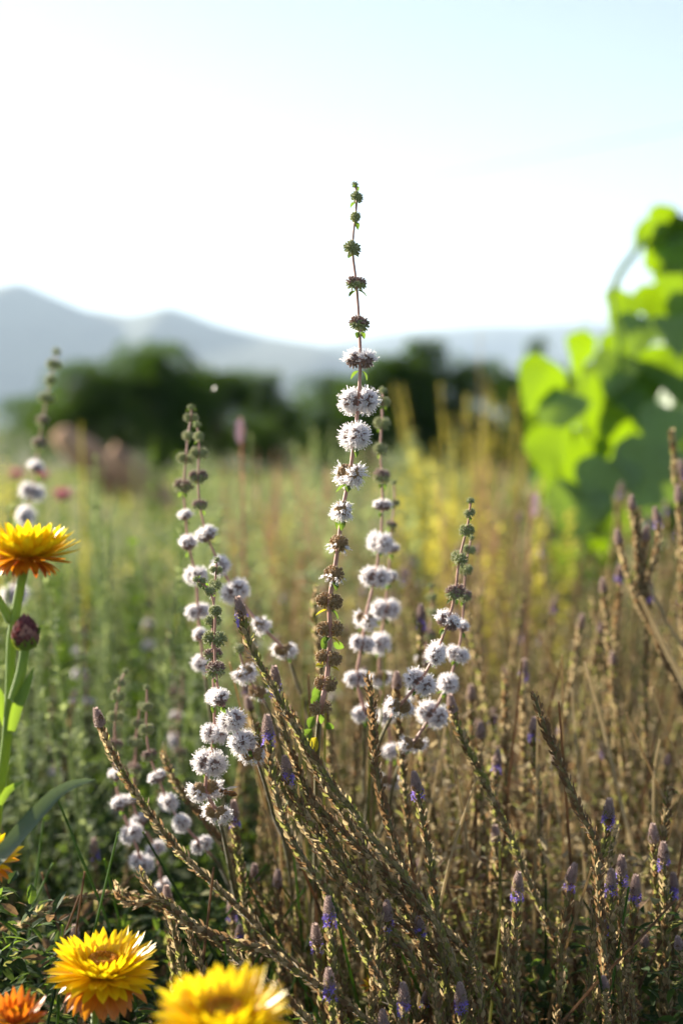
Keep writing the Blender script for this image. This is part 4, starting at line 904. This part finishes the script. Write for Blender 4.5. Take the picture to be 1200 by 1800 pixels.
t, rt = strawflower('strawflower', 'yellow strawflower at the left edge half hidden by its long grey-green leaf', at(-28, 1512, .66), (.35, -.35, .85), size(56, .66),
    [at(-34, 1560, .66), at(-38, 1640, .66)], [(12, -30, .9, 'orange', 2), (16, -8, 1, 'orange', 1), (18, 12, 1, 'yellow', 0), (16, 30, .8, 'yellow', 0), (12, 50, .55, 'yellow', 0)], 4)
blade(t, rt, [(-40, 1545), (0, 1508), (48, 1452), (98, 1398), (135, 1378), (168, 1371)], [.66, .645, .64, .64, .645, .65], 30, 'straw_leaf_grey', tilt=.9)
strawflower('strawflower', 'rusty orange strawflower with upright narrow petals low at the left corner', at(28, 1800, .62), (.05, -.2, 1), size(56, .62),
    [at(28, 1850, .62), at(25, 1950, .62)], [(12, 5, 1.0, 'red', 1), (14, 25, 1.0, 'orange', 0), (14, 48, .9, 'red', 0), (10, 66, .7, 'orange', 0)], 5, root=np.array([*at(25, 1900, .63)[:2], -.01]))
strawflower('strawflower', 'tiny golden bloom half hidden in the dark low growth', at(655, 1735, .80), (.1, -.4, .8), size(22, .80), [at(655, 1770, .80), at(656, 1810, .8)],
            [(10, 0, 1, 'orange', 1), (10, 25, .9, 'yellow', 0)], 6)
for k, (x, y, d, r_, lab) in enumerate([(72, 838, 1.9, 17, 'blurred dusky pink bloom behind the white mint whorls, above its rosy neighbour'), (112, 872, 1.8, 20, 'blurred rosy pink bloom left of the brown rocks'),
                                       (30, 836, 2.1, 17, 'blurred mauve bloom at the left edge under the hill')]):
    strawflower('pink_flower', lab, at(x, y, d), (0, -.3, 1), size(r_, d), [at(x, y + 40, d)], [(12, -10, 1, 'pink', 1), (12, 20, 1, 'pink', 0), (10, 45, .7, 'pink', 0)], 20 + k, disc=False)

# ------------------------------------------------------------------ insects
def bee():
    p = at(398, 1393, .757); t = thing('bee', 'small orange-brown bee clinging to a white mint whorl', 'bee', p)
    m_ = mat('bee_body', (.30, .12, .02), (.03, .02, .012), 500, .5, sheen=.4); mw = mat('bee_wing', (.5, .45, .38), (.4, .36, .3), 300, .2, .6, (.7, .65, .55))
    mb = MB(); x = np.array([-.0042, -.0040, -.0032, -.0024, -.0021, -.0012, -.0002, .0006, .0012, .0028, .0042, .0054, .0060]); r_ = np.array([.0003, .0009, .0012, .0008, .0007, .0016, .0017, .0008, .0013, .0018, .0015, .0008, .0002])
    capped(mb, np.stack([x, x * 0, -.03 * x], -1), r_, 12); link('body', mb.mesh('bee_body', [m_]), t)
    for s in (-1, 1):
        q = MB(); V, F, _ = leaf_tpl(lance(.2), 5, 1, .05, .1); fr = frames(np.array([[.8, s * .6, .25]]), np.array([[0, 0, 1.0]])) * .0075
        q.scatter((V, F, np.zeros(len(F), int)), fr, np.array([[-.0008, s * .0008, .0014]])); link('wing', q.mesh('bee_wing', [mw]), t)
        for k in range(3):
            q = MB(); c = np.array([(-.0014 + k * .0009, s * .0012, -.0008), (-.0018 + k * .0013, s * .0026, -.0006), (-.0022 + k * .0016, s * .0032, -.0028)]); capped(q, c, .00018, 5); link('leg', q.mesh('bee_leg', [m_]), t)
    t.rotation_euler = (R(-30), R(15), R(12))
bee()
def gnat():
    p = at(375, 687, 1.15); t = thing('gnat', 'tiny pale insect flying before the dark trees', 'insect', p)
    mw = mat('gnat_wing', (.7, .7, .68), (.6, .6, .58), 300, .3, .5, (.85, .85, .8)); mb = MB(); capped(mb, np.array([(-.002, 0, 0), (0, 0, .0003), (.003, 0, 0)]), np.array([.0005, .0009, .0003]), 8); link('body', mb.mesh('gnat_body', [M['stem_tan']]), t)
    for s in (-1, 1):
        q = MB(); V, F, _ = leaf_tpl(lance(.22), 4, 1, .05, .1); q.scatter((V, F, np.zeros(len(F), int)), frames(np.array([[.3, s * .6, .8]]), np.array([[-.3, .8, .5]])) * .0045, np.array([[0, 0, .0004]])); link('wing', q.mesh('gnat_wing', [mw]), t)
gnat()

# ------------------------------------------------------------------ undergrowth (uncountable)
GR = leaf_tpl(lambda t: .035 * (1 - t * .95), 4, 1, .3, .5)
def mass(name, label, mats, n, px0, px1, d0, d1, hfun, Ls, tpl, g, up=(.1, 1.0), pw=2.0, probs=None, twigs=0):
    d = d0 + (d1 - d0) * g.uniform(size=n) ** pw; px = g.uniform(px0, px1, n)
    X = (px - 600) / 2500 * d; Y = d * math.cos(PITCH); hm = hfun(px, d) 
    cl = .5 + .5 * np.sin(X * 23 + 2 * np.sin(Y * 17)) * np.cos(Y * 19 + 1.5 * np.sin(X * 13))
    Z = hm * g.uniform(.0, 1, n) ** .8 * (.45 + .55 * cl)
    a = g.uniform(0, 6.28, n); dv = np.stack([np.cos(a), np.sin(a), g.uniform(up[0], up[1], n)], -1)
    L = g.uniform(Ls[0], Ls[1], n) * (1 + .12 * (d - d0))
    mb = MB(); mi = g.choice(len(mats), n, p=probs); mb.scatter(tpl, frames(dv, None, g.uniform(-.6, .6, n)) * L[:, None, None], np.stack([X, Y, Z], -1), mi)
    if twigs:
        for _ in range(twigs):
            dd = d0 + (d1 - d0) * g.uniform() ** pw; x = (g.uniform(px0, px1) - 600) / 2500 * dd; h = float(hfun(np.array([600.]), np.array([dd]))[0]) * g.uniform(.5, 1.1)
            e = g.normal(size=2) * .05; c = catmull([(x, dd, -.01), (x + e[0] * .4, dd + e[1] * .4, h * .6), (x + e[0], dd + e[1], h)], .03); V, F = tube(c, np.linspace(.0016, .0006, len(c)), 4); mb.add(V, F, int(g.integers(len(mats))))
    o = link(name, mb.mesh(name, [M[q] for q in mats], False), stuff=True); o['label'] = label; o['category'] = 'plants'
g = np.random.default_rng(11)
hf = lambda px, d: np.clip(CAM_Z - (1560 - 750) / 2500 * d, .08, .27) + 0 * px
mass('undergrowth', 'dark tangled low leaves and twigs under the mint and spikes', ['dark_leaf', 'lush', 'bract_brown', 'bract_olive'], 95000, -450, 1650, 0.70, 2.2, hf, (.007, .016), LS, g, (-.3, 1.2), 1.3, [.5, .2, .12, .18], 900)
mass('dry_undergrowth', 'dry tan and olive chaff of old stems in the right-hand field', ['bract_tan', 'dry_grass', 'bract_olive', 'bract_brown'], 60000, 480, 1650, .82, 3.0, lambda px, d: .33 + 0 * px, (.006, .012), LS, g, (0, 1.5), 1.3, [.3, .25, .3, .15], 700)
mass('green_undergrowth', 'green leafy growth filling the left thicket', ['lush', 'sage', 'dark_leaf'], 32000, -450, 560, .95, 3.5, lambda px, d: .22 + 0 * px, (.010, .020), OV, g, (-.2, 1.3), 1.4, [.2, .08, .72], 900)
mass('meadow_grass', 'tall green and straw grass of the meadow before the trees', ['lush', 'dark_leaf', 'dry_grass', 'yellow_flower'], 36000, -800, 2000, 2.2, 15, lambda px, d: np.clip(.26 - .018 * (d - 2), .05, .3), (.035, .07), GR, g, (1.0, 4), 1.8, [.4, .3, .2, .1])
